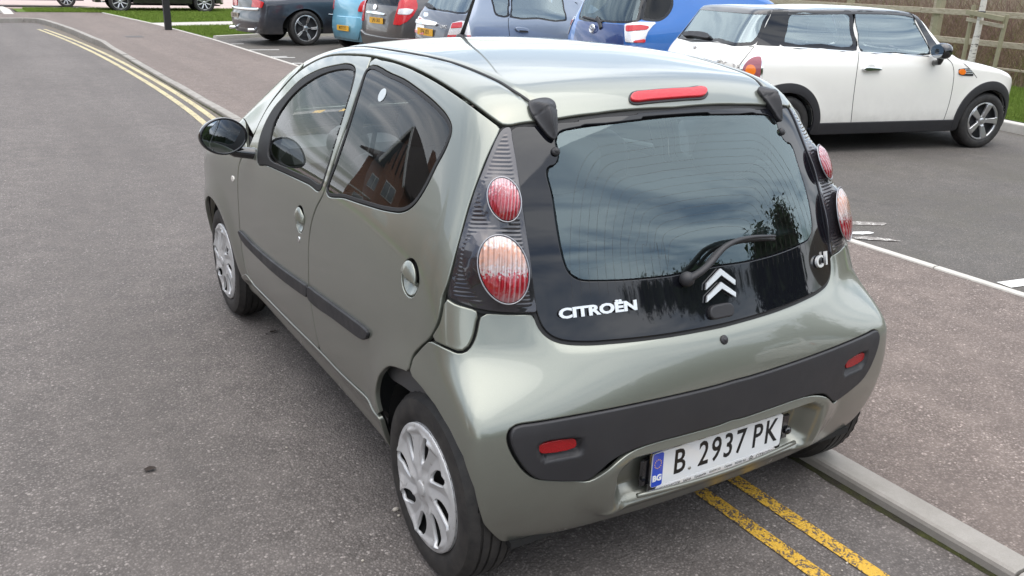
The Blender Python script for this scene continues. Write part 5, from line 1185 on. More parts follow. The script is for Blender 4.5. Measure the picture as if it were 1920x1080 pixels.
# ---------------------------------------------------------------- white hatchback with a black roof
A6 = (2.8235, 1240, 0); z6 = lambda L: zz(L, *A6)
bd = MINI
mRW = hole(bd, z6([(215, 24), (400, 29), (590, 40), (555, 120), (492, 241), (300, 221), (80, 197), (140, 112)]), 2, True)
mQ = hole(bd, z6([(672, 50), (850, 52), (1004, 57), (1016, 150), (1036, 268), (850, 256), (630, 244), (648, 150)]), 2)
mD = hole(bd, z6([(1020, 60), (1150, 62), (1308, 67), (1345, 120), (1395, 205), (1428, 288), (1240, 281), (1052, 272), (1040, 180)]), 2)
mini = outer(bd, 'white hatchback with black roof and wheel arch trims, parked by the wooden fence', 'parked_car', Sp((-1, 1.36), (.2, 1.365), (1.35, 1.375), (1.62, 1.28), (1.85, 1.0), (2.1, .86), (2.6, .80), (3.2, .62)), 2.93, M['white_paint'], (0, 2.53), .30, .335, WS(1.50, 2.05, .56, .66), (mRW, mQ, mD), M['black_paint'], hw=.84,
    wh=(dict(n=5, hubr=.26, w0=.20, w1=.34, dish=.02, rimw=.07), .185, .205, .745), h=.028)
M['glass_far'] = glass('clear_window_glass', (.70, .78, .78), refl=3.0, dirt=.05, gc=(.82, .96, 1.0))
glaze(bd, mini, mRW, M['glass_far'], .035, 'rear_window', False); glaze(bd, mini, mQ, M['glass_far'], .045); glaze(bd, mini, mD, M['glass_far'], .012)
feat('window_pillar', bd, mini, z6([(598, 40), (670, 46), (628, 246), (497, 240), (545, 150)]), M['frit'], .001, 0, mirror=True)
feat('windscreen_pillar', bd, mini, z6([(1312, 62), (1345, 62), (1400, 150), (1462, 240), (1436, 295), (1400, 205)]), M['black_paint'], .004, 0, mirror=True, h=.012)
Lm = math.pi*bd.rad
for ya in (0, 2.53):
    for mr in (False, True):
        c0 = (bd.y0-ya, .30); ro, ri = .415, .334
        f = lambda S, T, c0=c0: np.maximum.reduce([np.hypot(S-c0[0], (T-c0[1])*.97)-ro, ri-np.hypot(S-c0[0], T-c0[1]), .22-T])
        panel('wheel_arch_trim', bd, 'ring', f, M['black_plastic'], mini, h=.018, rim=.006, depth=.02, off=.012, gap=0, mirror=mr, bbox=(c0[0]-.45, c0[0]+.45, .2, .75))
for mr in (False, True): panel('sill_trim', bd, 'ring', lambda S, T: np.maximum.reduce([T-.325, .20-T, S-(bd.y0-.33), (bd.y0-2.20)-S]), M['black_plastic'], mini, h=.03, rim=.01, depth=.02, off=.01, gap=0, mirror=mr, bbox=(bd.y0-2.25, bd.y0-.28, .16, .36))
for mr in (False, True): panel('bumper_trim', bd, 'ring', lambda S, T: np.maximum.reduce([T-.36, .20-T, (bd.y0+.40)-S, S-Lm/2]), M['black_plastic'], mini, h=.03, rim=.01, depth=.02, off=.006, gap=0, mirror=mr, bbox=(bd.y0+.35, Lm/2+.02, .16, .40))
tl_ = z6([(428, 374), (440, 340), (468, 312), (500, 300), (525, 302), (530, 318), (527, 360), (520, 412), (505, 430), (460, 420)])
feat('lamp_bezel', bd, mini, tl_, M['chrome'], .004, 3, grow=.018, mirror=True, h=.01); tlp = feat('tail_lamp', bd, mini, tl_, M['plum_lens'], .010, 3, mirror=True, h=.012)
feat('indicator_lens', bd, mini, ell_px(*ZP(470, 372, *A6), 10, 10.5, 0, 14), M['orange'], .018, 2, sub=None, mirror=True, h=.012)
tape('window_strip', bd, mini, z6([(500, 247), (700, 252), (1045, 275), (1250, 288), (1430, 298)]), .010, M['chrome']); 
tape('door_gap', bd, mini, z6([(1046, 278), (1040, 340), (1028, 430), (1012, 560), (1000, 672)]), .006, M['gap']); tape('door_gap', bd, mini, z6([(1510, 308), (1535, 330), (1548, 370), (1546, 430), (1528, 530), (1500, 620), (1482, 664)]), .006, M['gap'])
tape('tailgate_gap', bd, mini, z6([(490, 248), (468, 275), (440, 310), (415, 345), (400, 372)]), .006, M['gap']); tape('tailgate_gap', bd, mini, z6([(90, 204), (300, 226), (488, 247)]), .006, M['gap'], mirror=False)
tape('bonnet_gap', bd, mini, z6([(1600, 335), (1640, 372), (1670, 412)]), .006, M['gap'])
hnp = z6([(1060, 365), (1075, 357), (1110, 358), (1160, 366), (1158, 373), (1110, 377), (1075, 378)]); feat('handle', bd, mini, hnp, M['chrome'], .035, 2, rim=.006, depth=.03, h=.008, mirror=True)
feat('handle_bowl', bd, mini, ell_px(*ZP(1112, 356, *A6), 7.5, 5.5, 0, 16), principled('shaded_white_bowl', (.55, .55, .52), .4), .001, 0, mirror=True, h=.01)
feat('side_vent', bd, mini, z6([(1572, 366), (1600, 362), (1632, 362), (1655, 403), (1600, 401), (1574, 396)]), M['black_plastic'], .006, 0, mirror=True, h=.01); feat('side_indicator', bd, mini, ell_px(*ZP(1590, 381, *A6), 6.5, 5.5, 0, 12), M['orange'], .014, 2, mirror=True, h=.008)
for k in range(3): tape('vent_blade', bd, mini, z6([(1606, 371+9*k), (1640+4*k, 372+9*k)]), .008, M['chrome'], off=.008)
feat('rear_wiper', bd, mini, z6([(118, 186), (130, 176), (180, 172), (240, 178), (262, 192), (262, 206), (230, 206), (170, 196), (125, 196)]), M['black_plastic'], .03, 2, mirror=False, h=.012, depth=.03)
feat('tailgate_handle', bd, mini, z6([(225, 306), (260, 293), (300, 300), (318, 318), (308, 330), (270, 322)]), M['chrome'], .02, 2, h=.012)
o_ = bd.pts([ZP(180, 250, *A6)])[0]; mb = MB(); mb.ellipsoid(o_, (.035, .015, .035)); mb.obj('round_badge', M['badge'], mini, smooth=True)
a_, b_ = bd.pts([ZP(318, 335, *A6), ZP(400, 357, *A6)]); x_ = (b_-a_)/np.linalg.norm(b_-a_); n_ = np.cross(x_, [0, 0, 1]); n_ /= np.linalg.norm(n_); y_ = np.cross(n_, x_); text_mesh('lettering', 'COOPER D', .075, .003, M['badge'], mini, mtx((a_+b_)/2+n_*.012, x_, y_, n_), sx=.8)
mc = side_pt(bd, (1763, 97), .93); print('mini mirror', mc)
def round_mirror(E, mc, s, r=(.105, .075, .082)):
    mb = MB(); c = np.array([mc[0]*s, mc[1]+.03, mc[2]+.005]); mb.ellipsoid(c, r, 22, 12, p=.85); mb.tube([c+[0, 0, -.05], c+[-s*.03, .01, -.11], c+[-s*.12, .02, -.13]], [.035, .034, .03], 10); o = mb.obj('side_mirror', M['gloss_black'], E, smooth=True)
    k = 22; V = [c+np.array([.088*math.cos(2*math.pi*j/k), -.071, .068*math.sin(2*math.pi*j/k)]) for j in range(k)]; mesh('mirror_glass', V+[c+[0, -.073, 0]], [[j, (j+1) % k, k] for j in range(k)], M['mirror_glass'], o)
round_mirror(mini, mc, 1); round_mirror(mini, mc, -1)
# ---------------------------------------------------------------- tall blue hatchback
z7 = lambda L: zz(L, 4.3636, 1040, 0)
bd = TOY; zrT = Sp((-1, 1.46), (.2, 1.48), (1.2, 1.46), (1.7, 1.2), (2.1, .95), (2.6, .86), (3.4, .66))
tRW = hole(bd, z7([(250, -40), (480, -40), (722, -40), (715, 60), (700, 150), (685, 178), (575, 192), (380, 180), (195, 158), (215, 80)]), 2, True); tQ = hole(bd, z7([(745, -40), (960, -40), (972, 40), (950, 100), (905, 150), (845, 178), (760, 172), (705, 160), (722, 60)]), 2)
toy = outer(bd, 'bright blue tall hatchback with wiper on the back window, parked behind the white one', 'parked_car', zrT, 3.25, paint('blue_metallic_paint', (.028, .145, .44), .35, .35), (0, 2.6), .31, .34, WS(1.5, 2.3, .6, .7), (tRW, tQ), hw=.84, wh=(dict(n=7), .19, .2, .74), ztop=1.55)
glaze(bd, toy, tRW, M['glass_rear'], .03, 'rear_window', False); glaze(bd, toy, tQ, M['glass_dark'], .03)
M['blue_shaded'] = paint('shaded_blue_tailgate_paint', (.016, .045, .17), .35, .35)  # same blue as the body, darkened to put the tailgate's shade into the colour
feat('tailgate', bd, toy, z7([(192, 168), (380, 186), (571, 202), (570, 400), (140, 400), (165, 280)]), M['blue_shaded'], .008, 0, rim=.006, h=.02)
lm = z7([(576, 200), (640, 186), (700, 180), (838, 182), (800, 212), (762, 258), (742, 310), (736, 352), (580, 345)]); feat('tail_lamp', bd, toy, lm, M['clear_lens'], .014, 0, h=.015, mirror=True)
feat('lamp_lens', bd, toy, z7([(585, 212), (700, 205), (775, 218), (752, 246), (660, 255), (586, 262)]), M['red_lens'], .020, 0, h=.015, mirror=True); feat('lamp_lens', bd, toy, z7([(640, 335), (740, 318), (738, 350), (640, 350)]), M['red_lens'], .020, 0, h=.015, mirror=True)
c_ = bd.pts([ZP(322, 235, 4.3636, 1040, 0)])[0]; n_ = np.array([-.1, -1, .15]); n_ /= np.linalg.norm(n_); mb = MB()
def ring_at(c, n, a, b, r, rot=0):
    x = np.cross([0, 0, 1], n); x /= np.linalg.norm(x); y = np.cross(n, x); mb.tube([c+n*.03+x*a*math.cos(q)+y*b*math.sin(q) for q in np.linspace(0, 2*math.pi, 22)], r, 5, cap=False)
ring_at(c_, n_, .065, .05, .007); ring_at(c_, n_, .022, .048, .006); ring_at(c_+np.array([0, 0, .018]), n_, .044, .018, .006); mb.obj('oval_emblem', M['chrome'], toy, smooth=True)
tape('rear_wiper', bd, toy, z7([(238, 140), (310, 160), (395, 182)]), .03, M['black_plastic'], off=.012, height=.012, mirror=False); tape('rear_wiper', bd, toy, z7([(350, 150), (375, 190), (385, 235)]), .05, M['black_plastic'], off=.012, height=.016, mirror=False)
# ---------------------------------------------------------------- grey blue hatchback
z9 = lambda L: zz(L, 6.857, 660, 0); z10 = lambda L: zz(L, 7.385, 860, 0)
bd = HON; zrH = Sp((-1, 1.33), (.2, 1.36), (1.2, 1.35), (1.7, 1.12), (2.1, .90), (2.6, .82), (3.4, .62))
hRW = hole(bd, z9([(985, -60), (1300, -60), (1580, -60), (1545, 60), (1510, 140), (1455, 182), (1250, 160), (1070, 132), (905, 70)]), 2, True)
hQ = hole(bd, z10([(450, -50), (700, -50), (695, 120), (688, 238), (545, 228), (500, 200), (470, 80)]), 2); hD = hole(bd, z10([(735, -50), (1060, -50), (1430, -50), (1465, 120), (1498, 292), (1100, 266), (712, 244), (725, 120)]), 2)
M['honda'] = paint('grey_blue_metallic_paint', (.21, .25, .32), .45, .35)
hon = outer(bd, 'grey blue metallic hatchback with oblong door handle, next to the bright blue one', 'parked_car', zrH, 3.25, M['honda'], (0, 2.6), .31, .34, WS(1.45, 2.25, .58, .7), (hRW, hQ, hD), hw=.85, wh=(dict(n=7), .19, .2, .74), ztop=1.45)
glaze(bd, hon, hRW, M['glass_far'], .03, 'rear_window', False); glaze(bd, hon, hQ, M['glass_far'], .03); glaze(bd, hon, hD, M['glass_far'], .03)
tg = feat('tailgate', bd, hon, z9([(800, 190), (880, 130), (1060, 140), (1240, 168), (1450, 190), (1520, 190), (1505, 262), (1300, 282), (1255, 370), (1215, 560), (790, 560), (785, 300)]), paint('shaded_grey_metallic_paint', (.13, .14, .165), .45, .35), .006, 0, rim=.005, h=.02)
feat('chrome_bar', bd, hon, z9([(797, 262), (830, 248), (1000, 262), (1108, 290), (1112, 320), (1090, 338), (900, 318), (798, 296)]), M['chrome'], .035, 0, rim=.008, depth=.03, h=.015)
plate_on(bd, hon, z9([(872, 340), (1064, 372), (1054, 484), (850, 440)]), M['plate_yellow'], 'EJ54 XFX', .03)
feat('tail_lamp', bd, hon, z9([(1292, 296), (1400, 268), (1502, 276), (1520, 380), (1538, 492), (1225, 492), (1258, 380)]), M['clear_lens'], .014, 0, h=.015, mirror=True)
feat('lamp_lens', bd, hon, z9([(1300, 300), (1430, 285), (1420, 360), (1275, 368)]), M['red_lens'], .020, 0, h=.015, mirror=True); feat('lamp_lens', bd, hon, z9([(1240, 450), (1525, 455), (1536, 492), (1232, 492)]), M['red_lens'], .020, 0, h=.015, mirror=True)
feat('rear_wiper', bd, hon, z9([(915, 62), (960, 48), (1010, 50), (1060, 90), (1075, 125), (1030, 120), (960, 90)]), M['black_plastic'], .03, 0, h=.015, depth=.03)
tape('door_gap', bd, hon, z10([(690, 245), (688, 330), (700, 450), (715, 560)]), .010, M['gap']); feat('handle', bd, hon, z10([(778, 385), (800, 376), (900, 384), (965, 412), (968, 440), (950, 456), (830, 446), (790, 425)]), M['honda'], .03, 2, rim=.01, depth=.03, h=.012, mirror=True); feat('handle_recess', bd, hon, z10([(820, 418), (950, 428), (944, 450), (832, 444)]), M['black'], .036, 0, h=.012, mirror=True)
a_, b_ = bd.pts(z9([(1135, 340), (1245, 350)])); x_ = (b_-a_)/np.linalg.norm(b_-a_); n_ = np.cross(x_, [0, 0, 1]); n_ /= np.linalg.norm(n_); text_mesh('lettering', 'CIVIC', .07, .003, M['badge'], hon, mtx((a_+b_)/2+n_*.02, x_, np.cross(n_, x_), n_))
feat('badge', bd, hon, z9([(930, 160), (985, 165), (980, 215), (935, 220), (925, 200)]), M['chrome'], .012, 0, h=.015)
# ---------------------------------------------------------------- brown grey hatchback
bd = MER; zrM = Sp((-1, 1.42), (.2, 1.45), (1.2, 1.43), (1.7, 1.2), (2.1, 1.0), (2.6, .9), (3.4, .7))
eRW = hole(bd, z9([(150, -80), (400, -80), (640, -80), (612, 0), (590, 84), (400, 64), (158, 38)]), 0, True)
M['merc'] = paint('brown_grey_metallic_paint', (.115, .108, .105), .5, .35)
mer = outer(bd, 'brown grey hatchback with tall red tail lamp and chrome handle above its plate', 'parked_car', zrM, 3.3, M['merc'], (0, 2.8), .31, .34, WS(1.5, 2.3, .6, .72), (eRW,), hw=.86, wh=(dict(n=7), .19, .2, .76), ztop=1.55)
glaze(bd, mer, eRW, M['glass_dark'], .03, 'rear_window', False)
feat('tail_lamp', bd, mer, z9([(612, 20), (690, -30), (815, -30), (842, 60), (838, 110), (785, 200), (705, 280), (622, 325), (532, 318), (562, 200), (592, 100)]), M['red_lens'], .016, 0, h=.015, mirror=True)
feat('lamp_lens', bd, mer, z9([(610, 118), (700, 110), (795, 122), (760, 170), (728, 190), (592, 186)]), M['clear_lens'], .023, 0, h=.015, mirror=True)
feat('chrome_handle', bd, mer, z9([(193, 150), (210, 140), (330, 150), (435, 175), (440, 192), (420, 200), (300, 185), (200, 170)]), M['chrome'], .03, 0, rim=.008, depth=.03, h=.015)
plate_on(bd, mer, z9([(242, 206), (426, 226), (412, 322), (230, 292)]), M['plate_yellow'], 'LP61 URX', .03)
feat('bumper', bd, mer, z9([(75, 370), (180, 430), (440, 480), (760, 490), (760, 640), (80, 640)]), M['merc'], .03, 0, rim=.015, depth=.03, h=.02); feat('round_badge', bd, mer, ell_px(*ZP(305, 90, 6.857, 660, 0), 3.2, 5.2, 10, 12), M['chrome'], .02, 0, h=.012)
# ---------------------------------------------------------------- small pale blue hatchback
z11 = lambda L: zz(L, 6.857, 420, 0)
bd = KIA; zrK = Sp((-1, 1.28), (.2, 1.32), (1.1, 1.30), (1.7, 1.05), (2.1, .86), (2.6, .78), (3.0, .6))
kRW = hole(bd, z11([(1540, -160), (1660, -160), (1780, -150), (1770, -60), (1650, -75), (1530, -90)]), 0, True)
M['kia'] = paint('pale_blue_paint', (.16, .42, .56), .25, .35)
kia = outer(bd, 'small pale blue hatchback between the dark saloon and the brown grey hatchback', 'parked_car', zrK, 2.75, M['kia'], (0, 2.35), .28, .31, WS(1.35, 2.1, .52, .62), (kRW,), hw=.77, wh=(dict(n=7), .17, .18, .70), ztop=1.4)
glaze(bd, kia, kRW, M['glass_dark'], .03, 'rear_window', False)
feat('tail_lamp', bd, kia, z11([(1762, 40), (1800, 10), (1840, 0), (1840, 150), (1780, 152), (1722, 150), (1735, 100)]), M['red_lens'], .016, 0, h=.015, mirror=True)
plate_on(bd, kia, z11([(1490, 305), (1638, 330), (1632, 412), (1482, 388)]), M['plate_yellow'], 'MX55 EYC', .062); feat('bumper', bd, kia, z11([(1462, 200), (1640, 215), (1780, 225), (1790, 330), (1740, 520), (1450, 470), (1440, 330)]), M['kia'], .03, 0, rim=.02, depth=.03, h=.02)
# ---------------------------------------------------------------- dark saloon
bd = SAL; zrS = Sp((-1.4, .93), (-.3, .96), (0, 1.05), (.5, 1.32), (1.2, 1.36), (1.8, 1.28), (2.3, 1.0), (3.0, .9), (4, .75))
M['sal'] = paint('dark_grey_blue_paint', (.030, .034, .045), .4, .34)
sal = outer(bd, 'long dark grey saloon on big five spoke wheels, last in the row', 'parked_car', zrS, 3.75, M['sal'], (0, 3.05), .385, .43, WS(1.75, 2.35, .6, .7), (), hw=.93, wh=(dict(n=5, hubr=.2, w0=.13, w1=.20, dish=.04, dbl=True, rimw=.07), .23, .295, .83), ztop=1.45, seats=False, bot=.26)
feat('tail_lamp', bd, sal, z11([(372, 12), (400, -60), (540, -60), (520, 30), (492, 102), (420, 98), (355, 88)]), M['red_lens'], .012, 0, h=.02, mirror=True)
tape('chrome_strip', bd, sal, z11([(60, 90), (180, 105), (330, 118), (445, 120)]), .06, M['chrome'], off=.01, height=.015, mirror=False)
tape('side_moulding', bd, sal, z11([(1345, 184), (1400, 187), (1465, 191)]), .02, M['chrome'], off=.004, height=.008)
plate_on(bd, sal, z11([(92, 150), (206, 158), (204, 232), (92, 215)]), principled('dusty_pale_plate', (.34, .29, .22), .5), 'LG07 VRN', .02)
mb = MB(); q_ = side_pt(bd, ZP(310, 385, 6.857, 420, 0), .5); mb.tube([q_+[0, .3, 0], q_], .035, 12); mb.obj('exhaust_pipe', M['chrome'], sal, smooth=True); mb = MB(); mb.tube([q_*[-1, 1, 1]+[0, .3, 0], q_*[-1, 1, 1]], .035, 12); mb.obj('exhaust_pipe', M['chrome'], sal, smooth=True)
# ---------------------------------------------------------------- cars across the green, and one behind the camera seen only as a reflection
def far_car(name, label, loc, h, mat, R=.36, base=2.95, s=(1, 1, 1), F=None, group=None, n=8, tall=False):
    F0 = make_F([(.3, .80), (.6, .87), (1.0, .86), (1.15, .82), (1.5, .68)] if not tall else [(.3, .86), (.6, .93), (1.1, .93), (1.25, .9), (1.8, .78)], [(-1, -.1), (-.5, 0), (2.9, 0), (3.6, -.2)], [(-1, -.04), (0, 0), (2, -.04)],
        [(-1, 1.3), (-.4, 1.42), (.4, 1.48), (1.2, 1.46), (1.9, 1.2), (2.4, 1.0), (3.6, .8)] if not tall else [(-1, 1.75), (-.4, 1.82), (1.2, 1.82), (1.8, 1.7), (2.2, 1.25), (3.6, 1.1)], .03, [(.3, -.8), (.7, -.88), (1.0, -.8), (1.5, -.6)] if not tall else [(.3, -.85), (.8, -.92), (1.2, -.88), (1.8, -.75)], .08, base+.85, bot=.3, arches=(0, base), ks=(.15, .1, .2), ra=.43, af=.03)
    b = Body(F0, .3, 2.1, .6, (loc[0], loc[1], .03), math.radians(h)-math.pi/2, .9); k = 1.33 if not tall else 1.65
    zr = Sp((-1, k-.03), (.2, k), (1.2, k-.03), (1.8, k-.25), (2.2, k-.5 if not tall else 1.08), (3.6, .7 if not tall else .95))
    zl, zh = (.98, k-.06) if not tall else (1.15, k-.08); y0, y1 = -.35, 1.75
    qs = lambda a, b_: np.array([(b.y0-b_, zl), (b.y0-b_+.25 if b_ > 1.6 else b.y0-b_, zh), (b.y0-a, zh), (b.y0-a, zl)]); L = math.pi*b.rad
    wins = []
    for a, b_ in ((.62, 1.72), (-.30, .55)):
        q = qs(a, b_); q = q.copy(); q[:, 0] = L-q[:, 0]; f = SDF(q); g = (lambda S, T, f=f: f(S, T)); g.mid = False; g.q = q; wins.append(g)
    q = np.array([(L/2-.5, zl), (L/2+.5, zl), (L/2+.46, zh-.03), (L/2-.46, zh-.03)]); f = SDF(q); g = (lambda S, T, f=f: f(S, T)); g.mid = True; g.q = q; wins.append(g)
    E = outer(b, label, 'parked_car', zr, base+.62, mat, (0, base), R, R+.06, WS(1.75, 2.2, .58, .68), wins, hw=.86 if not tall else .92, wh=(dict(n=n, hubr=.25, w0=.12, w1=.18, rimw=.06), .22, R*.72, .78 if not tall else .83), h=.06, ztop=k+.1, seats=False, bot=.3)
    for w in wins: glaze(b, E, w, M['glass_dark'], .02, 'window' if not w.mid else 'rear_window', not w.mid)
    for sx in (-1, 1):
        mb = MB(); mb.box((sx*.66, -.84 if not tall else -.90, .85), (.20, .06, .16), bev=.02); mb.obj('tail_lamp', M['red_lens'], E)
    return E
M['silver_wheel'] = M['alloy']
far_car('parked_car', 'black off roader on silver spoked wheels beyond the grass, behind the black post', (3.1, 34.3), -3, M['black_paint'], .38, 2.9, tall=True)
far_car('parked_car', 'dark maroon car in the far top left corner beside the black off roader', (-1.0, 38.2), -3, paint('maroon_paint', (.07, .01, .012), .3, .35), .33, 2.7, n=9)
# ================================================================ fence, young birch, scrub, street opposite
M['timber'] = principled('weathered_softwood', (.42, .36, .26), .85); t = NT(M['timber']); g = t.coord()
gs = t.node('ShaderNodeVectorMath', {0: g, 1: (6, 1.0, 6)}, operation='MULTIPLY').outputs[0]
t.set(Base_Color=t.mix(t.ramp(t.noise(gs, 6, 6, .7), [(.3, 0.0), (.75, 1.0)]), (.27, .225, .155), (.50, .44, .34))); t.normal(t.bump(t.noise(gs, 22, 5, .7), .4, .004))
M['timber_green'] = principled('green_tinged_softwood', (.28, .26, .15), .85); t = NT(M['timber_green']); g = t.coord(); t.set(Base_Color=t.mix(t.noise(g, 9, 5, .7), (.20, .19, .11), (.36, .32, .22)))
def seg_box(mb, a, b, w, h, m=0, bev=.004):
    a = np.array(a, float); b = np.array(b, float); d = b-a; L = np.linalg.norm(d); d /= L; up = np.array([0, 0, 1.0]) if abs(d[2]) < .9 else np.array([0, 1.0, 0]); s = np.cross(up, d); s /= np.linalg.norm(s); u = np.cross(d, s)
    return mb.box((a+b)/2, (L, w, h), R=np.stack([d, s, u], 1), m=m, bev=bev)
FO = np.array([13.15, 7.1, 0.]); FD = np.array([.2, .98, 0]); FD /= np.linalg.norm(FD); FN = np.array([FD[1], -FD[0], 0])
def fpt(x, y, o=0.0):
    """point on the vertical plane of the fence (o metres nearer the camera)"""
    d = ray(x, y); t_ = ((FO-FN*o-CAMP)@FN)/(d@FN); return CAMP+t_*d
def along(p, u): return p+FD*u
fence = empty('post_and_rail_fence', tuple(FO+[0, 0, .15]), 0, 'weathered wooden post and rail fence behind the bonnet of the white hatchback', 'fence')
def fpart(mb, name, mat): o = mb.obj(name, mat, fence); o.matrix_parent_inverse = Matrix.Translation(-Vector(fence.location)); return o
for (a, b) in (((1700, 17), (1920, 34)), ((1765, 72), (1920, 85)), ((1870, 129), (1920, 134))):
    p, q_ = fpt(*a), fpt(*b); d = (q_-p)/np.linalg.norm(q_-p); zz_ = (p[2]+q_[2])/2; print('rail', p, q_)
    for k in range(-3, 4):
        c = np.array([FO[0], FO[1], 0])+FD*(k*2.4-.85); zc = p[2]+(q_[2]-p[2])*.0; mb = MB(); seg_box(mb, (*c[:2], zc+random.uniform(-.01, .01)), (*(c+FD*2.39)[:2], zc+random.uniform(-.01, .01)), .038, .095 if a[1] < 100 else .035); fpart(mb, 'rail', M['timber'])
pp = fpt(1757, 20)
for k in range(-3, 4):
    c = pp+FD*(k*2.4)+FN*.06; mb = MB(); mb.box((c[0], c[1], .85), (.10, .13, 1.55), R=rotz(-.2), bev=.006); fpart(mb, 'post', M['timber_green'])
    if k in (-1, 0): c = c+FD*.16+FN*.05; mb = MB(); mb.box((c[0], c[1], .85), (.06, .07, 1.5), R=rotz(-.2), bev=.005); fpart(mb, 'post', M['timber'])
# young birch with two stakes and a cross bar
M['birch'] = principled('white_birch_bark', (.62, .58, .52), .7); t = NT(M['birch']); g = t.coord(); gb = t.node('ShaderNodeVectorMath', {0: g, 1: (3, 3, 14)}, operation='MULTIPLY').outputs[0]
t.set(Base_Color=t.mix(t.ramp(t.noise(gb, 3.0, 4, .7), [(.56, 0.0), (.64, 1.0)]), (.62, .58, .52), (.05, .04, .035)))
OF = .55
b0 = fpt(1822, 108, OF); b1 = fpt(1845, 2, OF); tr = empty('birch_tree', (b0[0], b0[1], .15), 0, 'young white barked birch tied between two stakes beside the fence', 'tree')
def local(o, parent): o.matrix_parent_inverse = Matrix.Translation(-Vector(parent.location)); return o
base = b0+(b0-b1)/(b1[2]-b0[2])*(b0[2]-.12); top_ = b0+(b1-b0)*2.6; mb = MB(); mb.tube([base, b0, (b0+b1)/2+[.01, 0, 0], b1, top_, top_+[.05, .1, 1.2], top_+[.1, .1, 2.4]], [.062, .056, .05, .046, .035, .022, .008], 12); local(mb.obj('trunk', M['birch'], tr, smooth=True), tr)
mb = MB(); rr = random.Random(4)
for k in range(26):
    f = rr.uniform(.1, 1); p = top_+np.array([.1, .1, 2.4])*f; a = rr.uniform(0, 6.28); L = (1.2-f*.6)*rr.uniform(.6, 1.1); e = p+np.array([math.cos(a)*L*.6, math.sin(a)*L*.6, L*.8]); mb.tube([p, (p+e)/2+[0, 0, -.05], e], [.012, .007, .003], 5)
    for j in range(5): q_ = p+(e-p)*rr.uniform(.3, 1); a2 = rr.uniform(0, 6.28); mb.tube([q_, q_+np.array([math.cos(a2)*.25, math.sin(a2)*.25, rr.uniform(-.05, .3)])], [.004, .002], 4)
M['twig'] = principled('dark_twig', (.09, .06, .045), .8); local(mb.obj('crown', M['twig'], tr, smooth=True), tr)
frame_ = empty('tree_stake_frame', (b0[0], b0[1], .15), 0, 'two timber stakes with a cross board holding the young birch', 'tree stake')
for (a, b) in (((1808, 100), (1826, 12)), ((1870, 104), (1888, 30))):
    p, q_ = fpt(*a, OF-.02), fpt(*b, OF-.02); q_ = q_+(q_-p)*.03; p = p+(p-q_)*(p[2]-.1)/(q_[2]-p[2]); mb = MB(); mb.tube([p, (p+q_)/2, q_], .034, 12); local(mb.obj('stake', M['timber_green'], frame_, angle=.6), frame_)
for dz, o_ in ((0, OF+.06), (-14, OF+.02)):
    p, q_ = fpt(1812, 22-dz, o_), fpt(1882, 36-dz, o_); mb = MB(); seg_box(mb, p, q_, .022, .075 if dz == 0 else .06); local(mb.obj('cross_board', M['timber'] if dz else M['timber_green'], frame_), frame_)
mb = MB(); c = b0+(b1-b0)*((108-24)/106); mb.lathe([(-.03, .057), (.03, .057), (.03, .062), (-.03, .062)], 16, 'z', tuple(c), close=True); local(mb.obj('strap', M['rubber'], frame_), frame_)
# scrub behind the fence
def scrub(name, n, mat, zr_, col_w, label, spread=1.0, seed=3):
    R = np.random.default_rng(seed); u = R.uniform(-9, 9, n); d = R.uniform(.15, 3.6, n)**1.0; base = FO[None, :]+FD[None, :]*u[:, None]+FN[None, :]*d[:, None]; gz = .15+.26*np.maximum(d-.6, 0)
    H = R.uniform(*zr_, n); a = R.uniform(0, 2*math.pi, n); ln = R.uniform(.1, .9, n)*spread; V = []; F = []
    S_ = 4; w = R.uniform(.6, 1.3, n)*col_w; side = np.column_stack([-np.sin(a+1.2), np.cos(a+1.2), R.normal(0, .4, n)]); side /= np.linalg.norm(side, axis=1)[:, None]
    allv = np.empty((n, (S_+1)*2, 3))
    for k in range(S_+1):
        f = k/S_; bend = ln*f**1.6; P = np.column_stack([base[:, 0]+np.cos(a)*bend*H, base[:, 1]+np.sin(a)*bend*H, gz+H*(f-.45*ln*f*f)])+R.normal(0, .02, (n, 3))*f
        ww = (w*(1-.75*f))[:, None]; allv[:, 2*k] = P-side*ww; allv[:, 2*k+1] = P+side*ww
    quad = np.array([[2*k, 2*k+1, 2*k+3, 2*k+2] for k in range(S_)]); Q = (quad[None]+(np.arange(n)*(S_+1)*2)[:, None, None]).reshape(-1, 4); m_ = len(Q)
    me = bpy.data.meshes.new(name); me.vertices.add(allv.shape[0]*allv.shape[1]); me.vertices.foreach_set('co', allv.ravel()); me.loops.add(4*m_); me.loops.foreach_set('vertex_index', Q.ravel().astype(np.int32)); me.polygons.add(m_); me.polygons.foreach_set('loop_start', np.arange(0, 4*m_, 4, dtype=np.int32)); me.polygons.foreach_set('loop_total', np.full(m_, 4, np.int32)); me.update(); me.validate(); me.materials.append(mat)
    return meta(link(bpy.data.objects.new(name, me)), label, 'scrub', kind='stuff')
def twigm(name, a, b): m = principled(name, a, .9); t = NT(m); t.set(Base_Color=t.mix(t.ramp(t.noise(t.coord(), 5, 3, .7), [(.35, 0.0), (.7, 1.0)]), a, b)); return m
scrub('bramble', 12000, twigm('red_brown_stem', (.11, .06, .05), (.26, .17, .13)), (.5, 1.9), .0035, 'tangled leafless brown bramble stems beyond the wooden fence')
scrub('dry_grass', 8000, twigm('straw', (.20, .145, .08), (.40, .31, .20)), (.25, .9), .004, 'dry straw coloured grass among the brambles beyond the fence', 1.2, 8)
scrub('green_shoots', 3500, twigm('olive_shoot', (.10, .11, .03), (.20, .20, .06)), (.4, 1.3), .006, 'olive green shoots growing among the dead stems beyond the fence', 1.0, 12)
